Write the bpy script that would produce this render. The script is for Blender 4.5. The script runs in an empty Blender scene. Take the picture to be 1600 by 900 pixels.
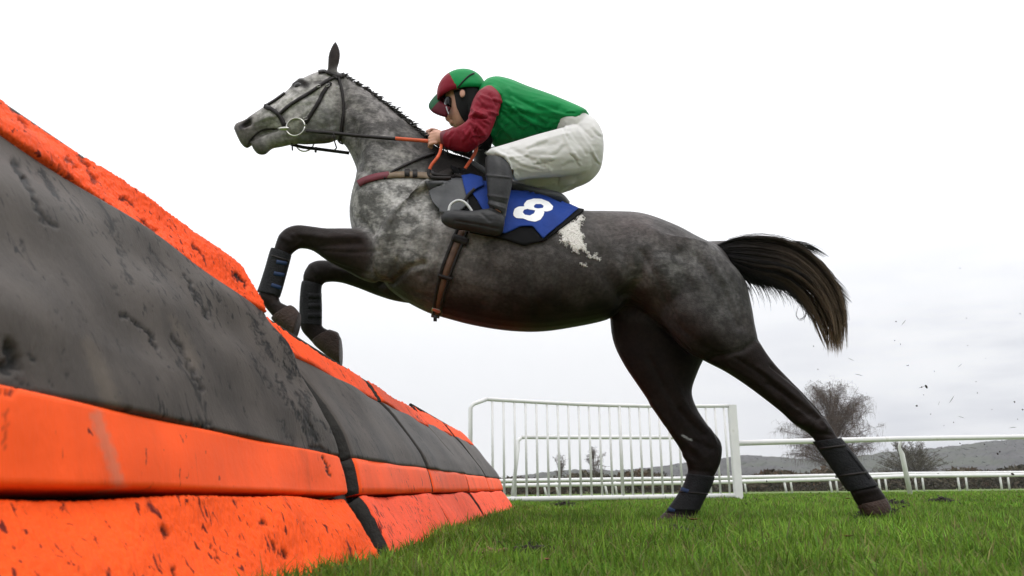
import bpy, bmesh, math, random
import numpy as np
from mathutils import Vector, Matrix
from mathutils.bvhtree import BVHTree
R = math.radians
SC = bpy.context.scene
COL = SC.collection
random.seed(7)
rng = np.random.default_rng(7)

# ------------------------------------------------------------------ camera, sky, sun, exposure
F = 1300.0                      # focal length in photo pixels (1600 wide)
CAMH = 0.17
PITCH, ROLL = math.atan((764 - 450) / F), R(-0.7)
cam = bpy.data.cameras.new('camera')
camo = bpy.data.objects.new('camera', cam)
COL.objects.link(camo)
CM = Matrix.Translation((0, 0, CAMH)) @ Matrix.Rotation(R(90) + PITCH, 4, 'X') @ Matrix.Rotation(ROLL, 4, 'Z')
camo.matrix_world = CM
cam.sensor_width = 36
cam.lens = 36 * F / 1600
cam.clip_start, cam.clip_end = 0.02, 6000
cam.dof.use_dof = True
cam.dof.focus_distance = 3.9
cam.dof.aperture_fstop = 8.0
SC.camera = camo

SUN_EL, SUN_AZ = R(62), R(200)
w = bpy.data.worlds.new('World')
SC.world = w
w.use_nodes = True
nt = w.node_tree
nt.nodes.clear()
def N(t, **k):
    n = nt.nodes.new(t)
    for a, b in k.items():
        setattr(n, a, b)
    return n
tc = N('ShaderNodeTexCoord')
sky = N('ShaderNodeTexSky', sky_type='NISHITA', sun_disc=False, sun_elevation=SUN_EL, sun_rotation=SUN_AZ)
skm = N('ShaderNodeVectorMath', operation='SCALE'); skm.inputs['Scale'].default_value = 0.10
nt.links.new(sky.outputs[0], skm.inputs[0])
mp = N('ShaderNodeMapping'); mp.inputs['Scale'].default_value = (1.6, 1.6, 7.0); mp.inputs['Location'].default_value = (0.35, 0.2, 0.1)
nt.links.new(tc.outputs['Generated'], mp.inputs[0])
nz = N('ShaderNodeTexNoise'); nz.inputs['Scale'].default_value = 1.3; nz.inputs['Detail'].default_value = 5; nz.inputs['Roughness'].default_value = 0.55
nt.links.new(mp.outputs[0], nz.inputs['Vector'])
cr = N('ShaderNodeMapRange', interpolation_type='SMOOTHSTEP')
cr.inputs['From Min'].default_value = 0.30; cr.inputs['From Max'].default_value = 0.55
nt.links.new(nz.outputs[0], cr.inputs['Value'])
sep = N('ShaderNodeSeparateXYZ'); nt.links.new(tc.outputs['Generated'], sep.inputs[0])
el = N('ShaderNodeMapRange', interpolation_type='SMOOTHSTEP')
el.inputs['From Min'].default_value = 0.30; el.inputs['From Max'].default_value = 0.12
nt.links.new(sep.outputs['Z'], el.inputs['Value'])
rt = N('ShaderNodeMapRange', interpolation_type='SMOOTHSTEP')
rt.inputs['From Min'].default_value = 0.10; rt.inputs['From Max'].default_value = 0.55
nt.links.new(sep.outputs['X'], rt.inputs['Value'])
mm = N('ShaderNodeMath', operation='MULTIPLY'); nt.links.new(cr.outputs[0], mm.inputs[0]); nt.links.new(el.outputs[0], mm.inputs[1])
mm2 = N('ShaderNodeMath', operation='MULTIPLY'); nt.links.new(mm.outputs[0], mm2.inputs[0]); nt.links.new(rt.outputs[0], mm2.inputs[1])
cl = N('ShaderNodeMix', data_type='RGBA')
nt.links.new(mm2.outputs[0], cl.inputs[0])
cl.inputs[6].default_value = (1.16, 1.165, 1.18, 1)      # bright cloud deck
cl.inputs[7].default_value = (0.70, 0.72, 0.80, 1)      # greyer cloud bases low on the right
mx = N('ShaderNodeMix', data_type='RGBA'); mx.inputs[0].default_value = 0.95
nt.links.new(skm.outputs[0], mx.inputs[6]); nt.links.new(cl.outputs[2], mx.inputs[7])
zen = N('ShaderNodeMapRange'); zen.inputs['From Min'].default_value = 0.15; zen.inputs['From Max'].default_value = 1.0
zen.inputs['To Min'].default_value = .94; zen.inputs['To Max'].default_value = 1.85
nt.links.new(sep.outputs['Z'], zen.inputs['Value'])
bg = N('ShaderNodeBackground'); nt.links.new(zen.outputs[0], bg.inputs['Strength'])
nt.links.new(mx.outputs[2], bg.inputs['Color'])
wo = N('ShaderNodeOutputWorld'); nt.links.new(bg.outputs[0], wo.inputs[0])

sl = bpy.data.lights.new('sun', 'SUN'); sl.energy = 0.9; sl.angle = R(25); sl.color = (1, 0.97, 0.92)
so = bpy.data.objects.new('sun', sl); COL.objects.link(so)
so.rotation_euler = (R(90) - SUN_EL, 0, R(18))

SC.view_settings.view_transform = 'Standard'
SC.view_settings.look = 'None'
SC.view_settings.exposure = 0.0
SC.view_settings.gamma = 1.0
SC.cycles.use_denoising = True
SC.cycles.max_bounces = 6

# ------------------------------------------------------------------ projection helpers
CR = np.array(CM.to_3x3()); CO = np.array(CM.translation)
def ray(px, py):
    d = CR @ np.array([(px - 800) / F, -(py - 450) / F, -1.0])
    return d
def P(px, py, Y):
    """point of the vertical plane y = Y that the photo shows at (px, py)"""
    d = ray(px, py)
    return Vector(CO + d * (Y - CO[1]) / d[1])
def proj(V):
    L = (np.asarray(V) - CO) @ CR
    return 800 + F * L[:, 0] / -L[:, 2], 450 - F * L[:, 1] / -L[:, 2]

# ------------------------------------------------------------------ object helpers
def link(o, parent=None):
    COL.objects.link(o)
    if parent is not None:
        o.parent = parent
    return o
def tag(o, label=None, cat=None, group=None, kind=None):
    if label: o['label'] = label
    if cat: o['category'] = cat
    if group: o['group'] = group
    if kind: o['kind'] = kind
    return o
def thing(name, label, cat, loc=(0, 0, 0), group=None):
    o = bpy.data.objects.new(name, None)
    o.empty_display_size = 0.1
    o.location = loc
    COL.objects.link(o)
    return tag(o, label, cat, group)
def obj(name, verts, faces, mat, parent=None, smooth=True):
    me = bpy.data.meshes.new(name)
    me.from_pydata([tuple(v) for v in verts], [], faces)
    me.update()
    if smooth:
        me.polygons.foreach_set('use_smooth', [True] * len(me.polygons))
    if mat: me.materials.append(mat)
    o = bpy.data.objects.new(name, me)
    link(o, parent)
    if parent is not None:
        o.matrix_parent_inverse = Matrix.Translation(-Vector(parent.location))
    return o
class MB:
    """collects shapes into one mesh"""
    def __init__(s): s.v = []; s.f = []
    def add(s, v, f):
        n = len(s.v); s.v += [Vector(q) for q in v]; s.f += [tuple(i + n for i in q) for q in f]
        return s
    def box(s, c, size, rot=None):
        v = []
        for x in (-.5, .5):
            for y in (-.5, .5):
                for z in (-.5, .5):
                    q = Vector((x * size[0], y * size[1], z * size[2]))
                    if rot is not None: q = rot @ q
                    v.append(q + Vector(c))
        return s.add(v, [(0, 1, 3, 2), (4, 6, 7, 5), (0, 4, 5, 1), (2, 3, 7, 6), (0, 2, 6, 4), (1, 5, 7, 3)])
    def tube(s, pts, rad, seg=10, flat=1.0):
        pts = [Vector(p) for p in pts]
        if not isinstance(rad, (list, tuple)): rad = [rad] * len(pts)
        up = None; rings = []; f = []
        for i, p in enumerate(pts):
            t = (pts[min(i + 1, len(pts) - 1)] - pts[max(i - 1, 0)]).normalized()
            if up is None:
                up = Vector((0, 0, 1)) if abs(t.z) < .9 else Vector((0, 1, 0))
            a = (up - t * up.dot(t)).normalized(); b = t.cross(a); up = a
            rings.append([p + (a * math.cos(k * 2 * math.pi / seg) + b * flat * math.sin(k * 2 * math.pi / seg)) * rad[i] for k in range(seg)])
        v = [q for r_ in rings for q in r_]
        for i in range(len(pts) - 1):
            for k in range(seg):
                f.append((i * seg + k, i * seg + (k + 1) % seg, (i + 1) * seg + (k + 1) % seg, (i + 1) * seg + k))
        f.append(tuple(range(seg))[::-1]); f.append(tuple((len(pts) - 1) * seg + k for k in range(seg)))
        return s.add(v, f)
    def loft(s, rings, sub=5, seg=28, shrink=1.0):
        """rings: (Ax,Ay,Bx,By,halfwidth,Y[,taper]) photo pixels of both silhouette edges"""
        K = np.array([list(r_) + [0] * (7 - len(r_)) for r_ in rings], float)
        out = []
        n = len(K)
        for i in range(n - 1):
            p0, p1, p2, p3 = K[max(i - 1, 0)], K[i], K[i + 1], K[min(i + 2, n - 1)]
            for j in range(sub):
                t = j / sub
                out.append(0.5 * (2 * p1 + (p2 - p0) * t + (2 * p0 - 5 * p1 + 4 * p2 - p3) * t * t + (3 * p1 - p0 - 3 * p2 + p3) * t ** 3))
        out.append(K[-1])
        v = []; f = []
        for k_, r_ in enumerate(out):
            a, b = P(r_[0], r_[1], r_[5]), P(r_[2], r_[3], r_[5])
            c = (a + b) / 2; u = (a - b) / 2
            for k in range(seg):
                th = 2 * math.pi * k / seg
                v.append(c + (u * math.cos(th) + Vector((0, 1, 0)) * max(r_[4], .004) * math.sin(th) * (1 - r_[6] * math.cos(th))) * shrink)
        m = len(out)
        for i in range(m - 1):
            for k in range(seg):
                f.append((i * seg + k, i * seg + (k + 1) % seg, (i + 1) * seg + (k + 1) % seg, (i + 1) * seg + k))
        f.append(tuple(range(seg))[::-1]); f.append(tuple((m - 1) * seg + k for k in range(seg)))
        return s.add(v, f)
    def ell(s, c, r, rot=None, n=14):
        v = []; f = []
        for i in range(n + 1):
            th = math.pi * (i + .02 * (i == 0) - .02 * (i == n)) / n
            for k in range(2 * n):
                ph = math.pi * k / n
                q = Vector((r[0] * math.sin(th) * math.cos(ph), r[1] * math.sin(th) * math.sin(ph), r[2] * math.cos(th)))
                if rot is not None: q = rot @ q
                v.append(q + Vector(c))
        for i in range(n):
            for k in range(2 * n):
                f.append((i * 2 * n + k, (i + 1) * 2 * n + k, (i + 1) * 2 * n + (k + 1) % (2 * n), i * 2 * n + (k + 1) % (2 * n)))
        f.append(tuple(range(2 * n))); f.append(tuple(n * 2 * n + k for k in range(2 * n))[::-1])
        return s.add(v, f)
    def build(s, name, mat, parent=None, smooth=True):
        return obj(name, s.v, s.f, mat, parent, smooth)
def fix_normals(me):
    bm = bmesh.new(); bm.from_mesh(me)
    bmesh.ops.recalc_face_normals(bm, faces=bm.faces)
    bm.to_mesh(me); bm.free()
def fused(name, mb, mat, parent=None, voxel=.006, smooth=6, factor=.5):
    """the collected closed shapes become ONE continuous surface"""
    o = obj(name + '_tmp', mb.v, mb.f, None)
    fix_normals(o.data)
    m = o.modifiers.new('r', 'REMESH'); m.mode = 'VOXEL'; m.voxel_size = voxel
    if smooth:
        m2 = o.modifiers.new('s', 'SMOOTH'); m2.factor = factor; m2.iterations = smooth
    dg = bpy.context.evaluated_depsgraph_get()
    me = bpy.data.meshes.new_from_object(o.evaluated_get(dg))
    old = o.data
    bpy.data.objects.remove(o); bpy.data.meshes.remove(old)
    me.name = name
    me.materials.clear(); me.materials.append(mat)
    me.polygons.foreach_set('use_smooth', [True] * len(me.polygons))
    r_ = bpy.data.objects.new(name, me)
    link(r_, parent)
    if parent is not None:
        r_.matrix_parent_inverse = Matrix.Translation(-Vector(parent.location))
    return r_
def getv(me):
    a = np.empty(len(me.vertices) * 3); me.vertices.foreach_get('co', a); return a.reshape(-1, 3)
def getn(me):
    a = np.empty(len(me.vertices) * 3, dtype=np.float32); me.vertex_normals.foreach_get('vector', a); return a.reshape(-1, 3).astype(float)
def setv(me, V):
    me.vertices.foreach_set('co', np.asarray(V, dtype=np.float32).ravel()); me.update()
def seg_dist(px, py, pts):
    d = np.full(len(px), 1e9)
    pts = np.array(pts, float)
    if len(pts) == 1:
        return np.hypot(px - pts[0, 0], py - pts[0, 1])
    for a, b in zip(pts[:-1], pts[1:]):
        ab = b - a; L = (ab @ ab) + 1e-9
        t = np.clip(((px - a[0]) * ab[0] + (py - a[1]) * ab[1]) / L, 0, 1)
        d = np.minimum(d, np.hypot(px - a[0] - t * ab[0], py - a[1] - t * ab[1]))
    return d
def sculpt(me, strokes, cond=None):
    """strokes: (polyline px, width px, amount m): push the surface along its normal"""
    V = getv(me); Nn = getn(me); px, py = proj(V)
    amt = np.zeros(len(V))
    for st in strokes:
        d = seg_dist(px, py, st[0])
        amt += st[2] * np.exp(-(d / st[1]) ** 2)
    if cond is not None: amt *= cond(V, Nn)
    setv(me, V + Nn * amt[:, None])
def setcol(me, name, C):
    a = me.color_attributes.new(name, 'FLOAT_COLOR', 'POINT')
    C = np.asarray(C, np.float32)
    if C.shape[1] == 3: C = np.hstack([C, np.ones((len(C), 1), np.float32)])
    a.data.foreach_set('color', C.ravel())

# ------------------------------------------------------------------ materials
def material(name, base, rough=.6, var=.25, scale=6., bump=.0, bscale=60., attr=None, spec=.4, metal=0., var2=None, stretch=None, coatw=0., scuff=None):
    m = bpy.data.materials.new(name); m.use_nodes = True
    t = m.node_tree; b = t.nodes['Principled BSDF']
    b.inputs['Roughness'].default_value = rough; b.inputs['Metallic'].default_value = metal
    b.inputs['Specular IOR Level'].default_value = spec
    b.inputs['Coat Weight'].default_value = coatw
    g = t.nodes.new('ShaderNodeNewGeometry')
    mp_ = t.nodes.new('ShaderNodeMapping')
    if stretch: mp_.inputs['Scale'].default_value = stretch
    t.links.new(g.outputs['Position'], mp_.inputs[0])
    n = t.nodes.new('ShaderNodeTexNoise'); n.inputs['Scale'].default_value = scale; n.inputs['Detail'].default_value = 6
    t.links.new(mp_.outputs[0], n.inputs['Vector'])
    mr = t.nodes.new('ShaderNodeMapRange'); mr.inputs['From Min'].default_value = .3; mr.inputs['From Max'].default_value = .7
    mr.inputs['To Min'].default_value = 1 - var; mr.inputs['To Max'].default_value = 1 + var
    t.links.new(n.outputs[0], mr.inputs['Value'])
    sc = t.nodes.new('ShaderNodeVectorMath'); sc.operation = 'SCALE'
    if attr:
        at = t.nodes.new('ShaderNodeVertexColor'); at.layer_name = attr
        t.links.new(at.outputs[0], sc.inputs[0])
    else:
        sc.inputs[0].default_value = base[:3]
    t.links.new(mr.outputs[0], sc.inputs['Scale'])
    out = sc.outputs[0]
    if var2:                                     # second colour in patches: (colour, scale, lo, hi)
        n2 = t.nodes.new('ShaderNodeTexNoise'); n2.inputs['Scale'].default_value = var2[1]; n2.inputs['Detail'].default_value = 8
        n2.inputs['Roughness'].default_value = .65
        t.links.new(mp_.outputs[0], n2.inputs['Vector'])
        r2 = t.nodes.new('ShaderNodeMapRange'); r2.inputs['From Min'].default_value = var2[2]; r2.inputs['From Max'].default_value = var2[3]
        t.links.new(n2.outputs[0], r2.inputs['Value'])
        mi = t.nodes.new('ShaderNodeMix'); mi.data_type = 'RGBA'
        t.links.new(r2.outputs[0], mi.inputs[0]); t.links.new(out, mi.inputs[6]); mi.inputs[7].default_value = (*var2[0], 1)
        out = mi.outputs[2]
    t.links.new(out, b.inputs['Base Color'])
    if scuff:                                    # (scale, stretch, lo, hi, colour): small dark marks
        mp3 = t.nodes.new('ShaderNodeMapping'); mp3.inputs['Scale'].default_value = scuff[1]
        t.links.new(g.outputs['Position'], mp3.inputs[0])
        for q_, (scl, lo, hi) in enumerate(((scuff[0], scuff[2], scuff[3]), (scuff[0] * .37, scuff[2] + .015, scuff[3] + .03))):
            n3 = t.nodes.new('ShaderNodeTexNoise'); n3.inputs['Scale'].default_value = scl; n3.inputs['Detail'].default_value = 3; n3.inputs['Distortion'].default_value = .8
            t.links.new(mp3.outputs[0], n3.inputs['Vector'])
            n4 = t.nodes.new('ShaderNodeTexNoise'); n4.inputs['Scale'].default_value = 4.; n4.inputs['Detail'].default_value = 2
            t.links.new(g.outputs['Position'], n4.inputs['Vector'])
            ad = t.nodes.new('ShaderNodeMath'); ad.operation = 'MULTIPLY_ADD'; ad.inputs[1].default_value = .35
            t.links.new(n4.outputs[0], ad.inputs[0]); t.links.new(n3.outputs[0], ad.inputs[2])
            r3 = t.nodes.new('ShaderNodeMapRange'); r3.inputs['From Min'].default_value = lo + .175; r3.inputs['From Max'].default_value = hi + .175
            t.links.new(ad.outputs[0], r3.inputs['Value'])
            mi3 = t.nodes.new('ShaderNodeMix'); mi3.data_type = 'RGBA'
            t.links.new(r3.outputs[0], mi3.inputs[0]); t.links.new(out, mi3.inputs[6]); mi3.inputs[7].default_value = (*scuff[4], 1)
            out = mi3.outputs[2]
        t.links.new(out, b.inputs['Base Color'])
    if bump:
        nb = t.nodes.new('ShaderNodeTexNoise'); nb.inputs['Scale'].default_value = bscale; nb.inputs['Detail'].default_value = 5
        t.links.new(mp_.outputs[0], nb.inputs['Vector'])
        bp = t.nodes.new('ShaderNodeBump'); bp.inputs['Strength'].default_value = bump; bp.inputs['Distance'].default_value = .02
        t.links.new(nb.outputs[0], bp.inputs['Height']); t.links.new(bp.outputs[0], b.inputs['Normal'])
    return m
M = {}
M['ground'] = material('soil_and_turf', (.075, .115, .022), .9, .35, 3., .5, 40., var2=((.13, .19, .035), 1.1, .4, .62))
M['hill'] = material('wooded_hill', (.058, .056, .054), .95, .25, .05, var2=((.066, .074, .052), .012, .48, .58), spec=.05)
M['field'] = material('hill_field', (.12, .19, .06), .9, .15, .05)
M['white'] = material('white_paint', (.67, .665, .67), .45, .06, 5., .05, 90., var2=((.45, .44, .39), 5., .60, .75), spec=.2)
M['orange'] = material('orange_foam', (.95, .115, .012), .6, .10, 9., .4, 110., attr='tint', spec=.12, var2=((.42, .05, .012), 2.6, .56, .86), stretch=(1.4, 1.4, .5), scuff=(40., (1.5, 1.5, .6), .65, .69, (.14, .012, .006)))
M['orange_smooth'] = material('orange_vinyl', (.95, .115, .012), .5, .10, 6., .10, 160., attr='tint', spec=.15, var2=((.45, .06, .014), 2.2, .56, .86), stretch=(1.5, 1.5, .35), scuff=(40., (1.5, 1.5, .5), .70, .74, (.14, .012, .006)))
M['grey_pad'] = material('grey_vinyl_pad', (.115, .108, .105), .55, .20, 5.5, .09, 90., attr='tint', spec=.2, var2=((.026, .021, .019), 2.6, .46, .72), stretch=(1.3, 1.3, .6), scuff=(34., (1.6, 1.6, .55), .62, .65, (.012, .010, .009)))
M['dark_back'] = material('dark_wood_frame', (.02, .018, .016), .8, .3, 20., .3, 60.)
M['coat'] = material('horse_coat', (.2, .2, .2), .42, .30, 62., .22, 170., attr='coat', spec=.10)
M['hoof'] = material('muddy_hoof', (.033, .018, .013), .5, .35, 30., .5, 90., spec=.2)
M['hair'] = material('tail_hair', (.03, .03, .03), .7, .2, 20., attr='tint', spec=.06)
M['mane'] = material('mane_hair', (.035, .032, .032), .6, .2, 20.)
M['eye'] = material('eye', (.006, .004, .004), .18, .0, 20., spec=.35)
M['leather'] = material('dark_leather', (.012, .009, .009), .45, .3, 30., .1, 200., spec=.2)
M['brown_leather'] = material('brown_girth', (.11, .055, .035), .5, .25, 30., .2, 200.)
M['maroon'] = material('maroon_web', (.13, .018, .03), .6, .15, 30., .1, 300.)
M['tan'] = material('tan_web', (.17, .12, .08), .6, .2, 30., .1, 300.)
M['steel'] = material('bit_steel', (.50, .49, .46), .28, .05, 30., metal=1.)
M['alloy'] = material('stirrup_alloy', (.55, .55, .56), .4, .08, 30.)
M['rubber'] = material('orange_rubber_rein', (.55, .085, .025), .6, .15, 40., .2, 300.)
M['boot'] = material('neoprene_boot', (.010, .010, .012), .55, .3, 30., .3, 120., spec=.15)
M['boot_strap'] = material('blue_velcro', (.008, .024, .075), .7, .2, 30.)
M['blue'] = material('number_cloth', (.012, .042, .23), .65, .12, 9., .2, 30., spec=.15)
M['number'] = material('number_white', (.85, .85, .86), .6, .04, 9.)
M['wool'] = material('sheepskin', (.86, .83, .80), .9, .06, 60., .3, 150.)
M['saddle'] = material('saddle_leather', (.06, .062, .068), .5, .15, 10., .08, 50.)
M['black_pad'] = material('black_felt', (.007, .007, .008), .8, .2, 30., spec=.1)
M['skin'] = material('skin', (.56, .30, .22), .5, .1, 25.)
M['green'] = material('green_silk', (.004, .215, .058), .5, .12, 8., .25, 16., spec=.12, stretch=(1., 1., 1.5))
M['red'] = material('red_silk', (.20, .007, .020), .5, .14, 8., .28, 22., spec=.12)
M['breech'] = material('white_breeches', (.61, .595, .59), .6, .05, 8., .12, 22., spec=.12, stretch=(1., 1., 1.8))
M['rider_boot'] = material('rider_boot', (.022, .022, .024), .45, .3, 16., .12, 60., spec=.25)
M['peak_green_shade'] = material('peak_green_shade', (.004, .07, .025), .6, .1, 8., spec=.1)  # green silk darkened, shade under the peak put into the colour
M['peak_red_shade'] = material('peak_red_shade', (.07, .004, .010), .6, .1, 8., spec=.1)  # red silk of the peak with the same shade painted in
M['helmet'] = material('helmet_black', (.009, .009, .010), .6, .2, 20., spec=.15)
M['goggle'] = material('goggle_lens', (.008, .008, .010), .22, 0, 5., spec=.25)
M['goggle_rim'] = material('goggle_rim', (.34, .35, .37), .3, 0, 5.)
M['grass'] = material('grass_blades', (.06, .12, .02), .5, .18, 2., attr='tint', spec=.06)
M['bark'] = material('bark', (.10, .085, .075), .9, .3, 8.)
M['twig'] = material('twigs', (.085, .058, .042), .9, .3, 3.)
M['bush'] = material('bare_bush', (.07, .058, .035), .9, .4, 2.)
M['hedge'] = material('hedge', (.055, .045, .026), .9, .4, .6, var2=((.10, .055, .032), .25, .52, .62))
M['clod'] = material('mud', (.025, .018, .014), .8, .3, 60., .5, 90.)
M['leaf'] = material('dead_leaf', (.16, .055, .02), .7, .3, 60.)
M['flying_blade'] = material('torn_grass', (.06, .065, .03), .7, .3, 60.)
# coat: soft dapples over the painted base, fine short hair
def coat_nodes(m):
    t = m.node_tree; b = t.nodes['Principled BSDF']
    at = [n for n in t.nodes if n.type == 'VERTEX_COLOR'][0]
    g = [n for n in t.nodes if n.type == 'NEW_GEOMETRY'][0]
    src = b.inputs['Base Color'].links[0].from_socket
    vo = t.nodes.new('ShaderNodeTexNoise'); vo.inputs['Scale'].default_value = 13.; vo.inputs['Detail'].default_value = 4.; vo.inputs['Distortion'].default_value = .6
    t.links.new(g.outputs['Position'], vo.inputs['Vector'])
    mr = t.nodes.new('ShaderNodeMapRange'); mr.inputs['From Min'].default_value = .35; mr.inputs['From Max'].default_value = .65
    mr.inputs['To Min'].default_value = .46; mr.inputs['To Max'].default_value = 1.52
    dn = t.nodes.new('ShaderNodeTexNoise'); dn.inputs['Scale'].default_value = 16.; dn.inputs['Detail'].default_value = 3.
    t.links.new(g.outputs['Position'], dn.inputs['Vector'])
    dm = t.nodes.new('ShaderNodeVectorMath'); dm.operation = 'MULTIPLY_ADD'; dm.inputs[1].default_value = (.09, .09, .09)
    t.links.new(dn.outputs['Color'], dm.inputs[0]); t.links.new(g.outputs['Position'], dm.inputs[2])
    vr = t.nodes.new('ShaderNodeTexVoronoi'); vr.feature = 'SMOOTH_F1'; vr.inputs['Scale'].default_value = 21.; vr.inputs['Smoothness'].default_value = .35
    t.links.new(dm.outputs[0], vr.inputs['Vector'])
    fi = t.nodes.new('ShaderNodeTexNoise'); fi.inputs['Scale'].default_value = 75.; fi.inputs['Detail'].default_value = 4.; fi.inputs['Roughness'].default_value = .7
    ms = t.nodes.new('ShaderNodeMapping'); ms.inputs['Scale'].default_value = (.35, 1., 1.); ms.inputs['Rotation'].default_value = (0, .5, 0)
    t.links.new(g.outputs['Position'], ms.inputs[0]); t.links.new(ms.outputs[0], fi.inputs['Vector'])
    c1 = t.nodes.new('ShaderNodeMath'); c1.operation = 'MULTIPLY_ADD'; c1.inputs[1].default_value = -.34
    t.links.new(vr.outputs['Distance'], c1.inputs[0]); t.links.new(vo.outputs[0], c1.inputs[2])
    c2 = t.nodes.new('ShaderNodeMath'); c2.operation = 'MULTIPLY_ADD'; c2.inputs[1].default_value = .70
    t.links.new(fi.outputs[0], c2.inputs[0]); t.links.new(c1.outputs[0], c2.inputs[2])
    c3 = t.nodes.new('ShaderNodeMath'); c3.operation = 'SUBTRACT'; c3.inputs[1].default_value = .205
    t.links.new(c2.outputs[0], c3.inputs[0])
    t.links.new(c3.outputs[0], mr.inputs['Value'])
    mx_ = t.nodes.new('ShaderNodeMix'); mx_.data_type = 'FLOAT'; mx_.inputs[2].default_value = 1.0
    t.links.new(at.outputs['Alpha'], mx_.inputs[0]); t.links.new(mr.outputs[0], mx_.inputs[3])
    s = t.nodes.new('ShaderNodeVectorMath'); s.operation = 'SCALE'
    t.links.new(src, s.inputs[0]); t.links.new(mx_.outputs[0], s.inputs['Scale'])
    t.links.new(s.outputs[0], b.inputs['Base Color'])
coat_nodes(M['coat'])
# grass blades let some light through
def translucent(m, f=.35):
    t = m.node_tree; b = t.nodes['Principled BSDF']; o = t.nodes['Material Output']
    tr = t.nodes.new('ShaderNodeBsdfTranslucent'); ms = t.nodes.new('ShaderNodeMixShader'); ms.inputs[0].default_value = f
    t.links.new(b.inputs['Base Color'].links[0].from_socket, tr.inputs['Color'])
    t.links.new(b.outputs[0], ms.inputs[1]); t.links.new(tr.outputs[0], ms.inputs[2]); t.links.new(ms.outputs[0], o.inputs['Surface'])
translucent(M['grass'])

# ------------------------------------------------------------------ ground and hills
def sstep(a, b, x):
    t = np.clip((x - a) / (b - a), 0, 1); return t * t * (3 - 2 * t)
def gz(x, y):
    x = np.asarray(x, float); y = np.asarray(y, float)
    return (-.20 * sstep(13, 42, y) - .0022 * np.clip(y - 42, 0, 60) + .010 * np.sin(x * 2.1 + 1.3 * y) * np.sin(y * 1.7 + .6) + .006 * np.sin(5.3 * x - 2.2 * y)) * np.clip((y + 200) / 200, 0, 1)
ys = np.concatenate([[-900, -300, -100, -30, -8, -3], np.linspace(-1, 16, 120), np.linspace(16.5, 60, 60), [70, 85, 110, 150, 220, 320, 480, 700, 1100, 1800, 3000]])
xs = np.concatenate([[-3000, -1200, -500, -200, -90, -45, -25, -16], np.linspace(-11, 14, 110), [18, 26, 45, 90, 200, 500, 1200, 3000]])
XX, YY = np.meshgrid(xs, ys); ZZ = gz(XX, YY)
nx, ny = len(xs), len(ys)
gv = np.stack([XX, YY, ZZ], -1).reshape(-1, 3)
gf = [(j * nx + i, j * nx + i + 1, (j + 1) * nx + i + 1, (j + 1) * nx + i) for j in range(ny - 1) for i in range(nx - 1)]
tag(obj('ground', gv, gf, M['ground']), kind='structure')

def hills(name, prof, y0, y1, mat, nxs=260, nys=26, amp=3.0):
    """wooded slope: its crest follows the photo's skyline"""
    px = np.linspace(prof[0][0], prof[-1][0], nxs)
    py = np.interp(px, [p[0] for p in prof], [p[1] for p in prof])
    V = []; Fc = []
    for j in range(nys):
        t = j / (nys - 1)
        for i in range(nxs):
            c = P(px[i], py[i], y1)
            Y = y0 + (y1 - y0) * t
            b = P(px[i], 764, y0)
            z = -2 + (c.z + 2) * math.sin(min(t, 1) * math.pi / 2) ** 1.1
            x = b.x + (c.x - b.x) * t
            z += (rng.random() - .5) * amp * (.3 + t)
            V.append((x + rng.normal() * 1.2, Y, z))
    for i in range(nxs):                              # the far side falls away again
        c = P(px[i], py[i], y1); V.append((c.x * 1.3, y1 * 1.4, -5))
    nys += 1
    for j in range(nys - 1):
        for i in range(nxs - 1):
            Fc.append((j * nxs + i, j * nxs + i + 1, (j + 1) * nxs + i + 1, (j + 1) * nxs + i))
    return tag(obj(name, V, Fc, mat, smooth=False), kind='structure')
hills('hills', [(300, 768), (600, 762), (760, 756), (800, 747), (850, 740), (900, 736), (960, 737), (1010, 734), (1060, 727), (1110, 722), (1160, 714), (1200, 716), (1240, 719), (1290, 722), (1330, 717), (1380, 710), (1420, 707), (1480, 701), (1540, 694), (1600, 688), (1680, 682), (1900, 690), (2300, 740)], 420, 700, M['hill'], 420, 40, 2.2)

# ------------------------------------------------------------------ hurdles
VPX, VPY = 890, 763
fd = ray(VPX, VPY); fdir = Vector((fd[0], fd[1], 0)).normalized()      # along the row of hurdles
fout = Vector((fdir.y, -fdir.x, 0))                                     # towards the take-off side
G1 = P(590, 858, 2.30); G1.z = 0
def onplane(px, py, Y0=2.30):
    """photo pixel -> (outward, up) in the cross-section plane at the first gap"""
    o = Vector(CO); d = Vector(ray(px, py))
    t = (G1 - o).dot(fdir) / d.dot(fdir)
    q = o + d * t
    return ((q - G1).dot(fout), q.z)
prof_base = [(0.02, -0.03)] + [onplane(*p) for p in ((568, 822), (541, 777))]
prof_mid = [onplane(*p) for p in ((544, 771), (538, 740), (531, 713))]
prof_grey = [onplane(*p) for p in ((530, 712), (515, 663), (492, 617), (468, 573), (442, 524), (417, 487))]
prof_top = [onplane(*p) for p in ((417, 487), (400, 452), (382, 417))]
def crv(pts, n):
    K = np.array(pts); d = np.concatenate([[0], np.cumsum(np.hypot(*np.diff(K, axis=0).T))]); t = np.linspace(0, d[-1], n)
    def cub(c):
        out = np.interp(t, d, c)
        for _ in range(3):
            o2 = out.copy(); o2[1:-1] = (out[:-2] + 2 * out[1:-1] + out[2:]) / 4; out = o2
        return out
    return np.stack([cub(K[:, 0]), cub(K[:, 1])], 1)
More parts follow.
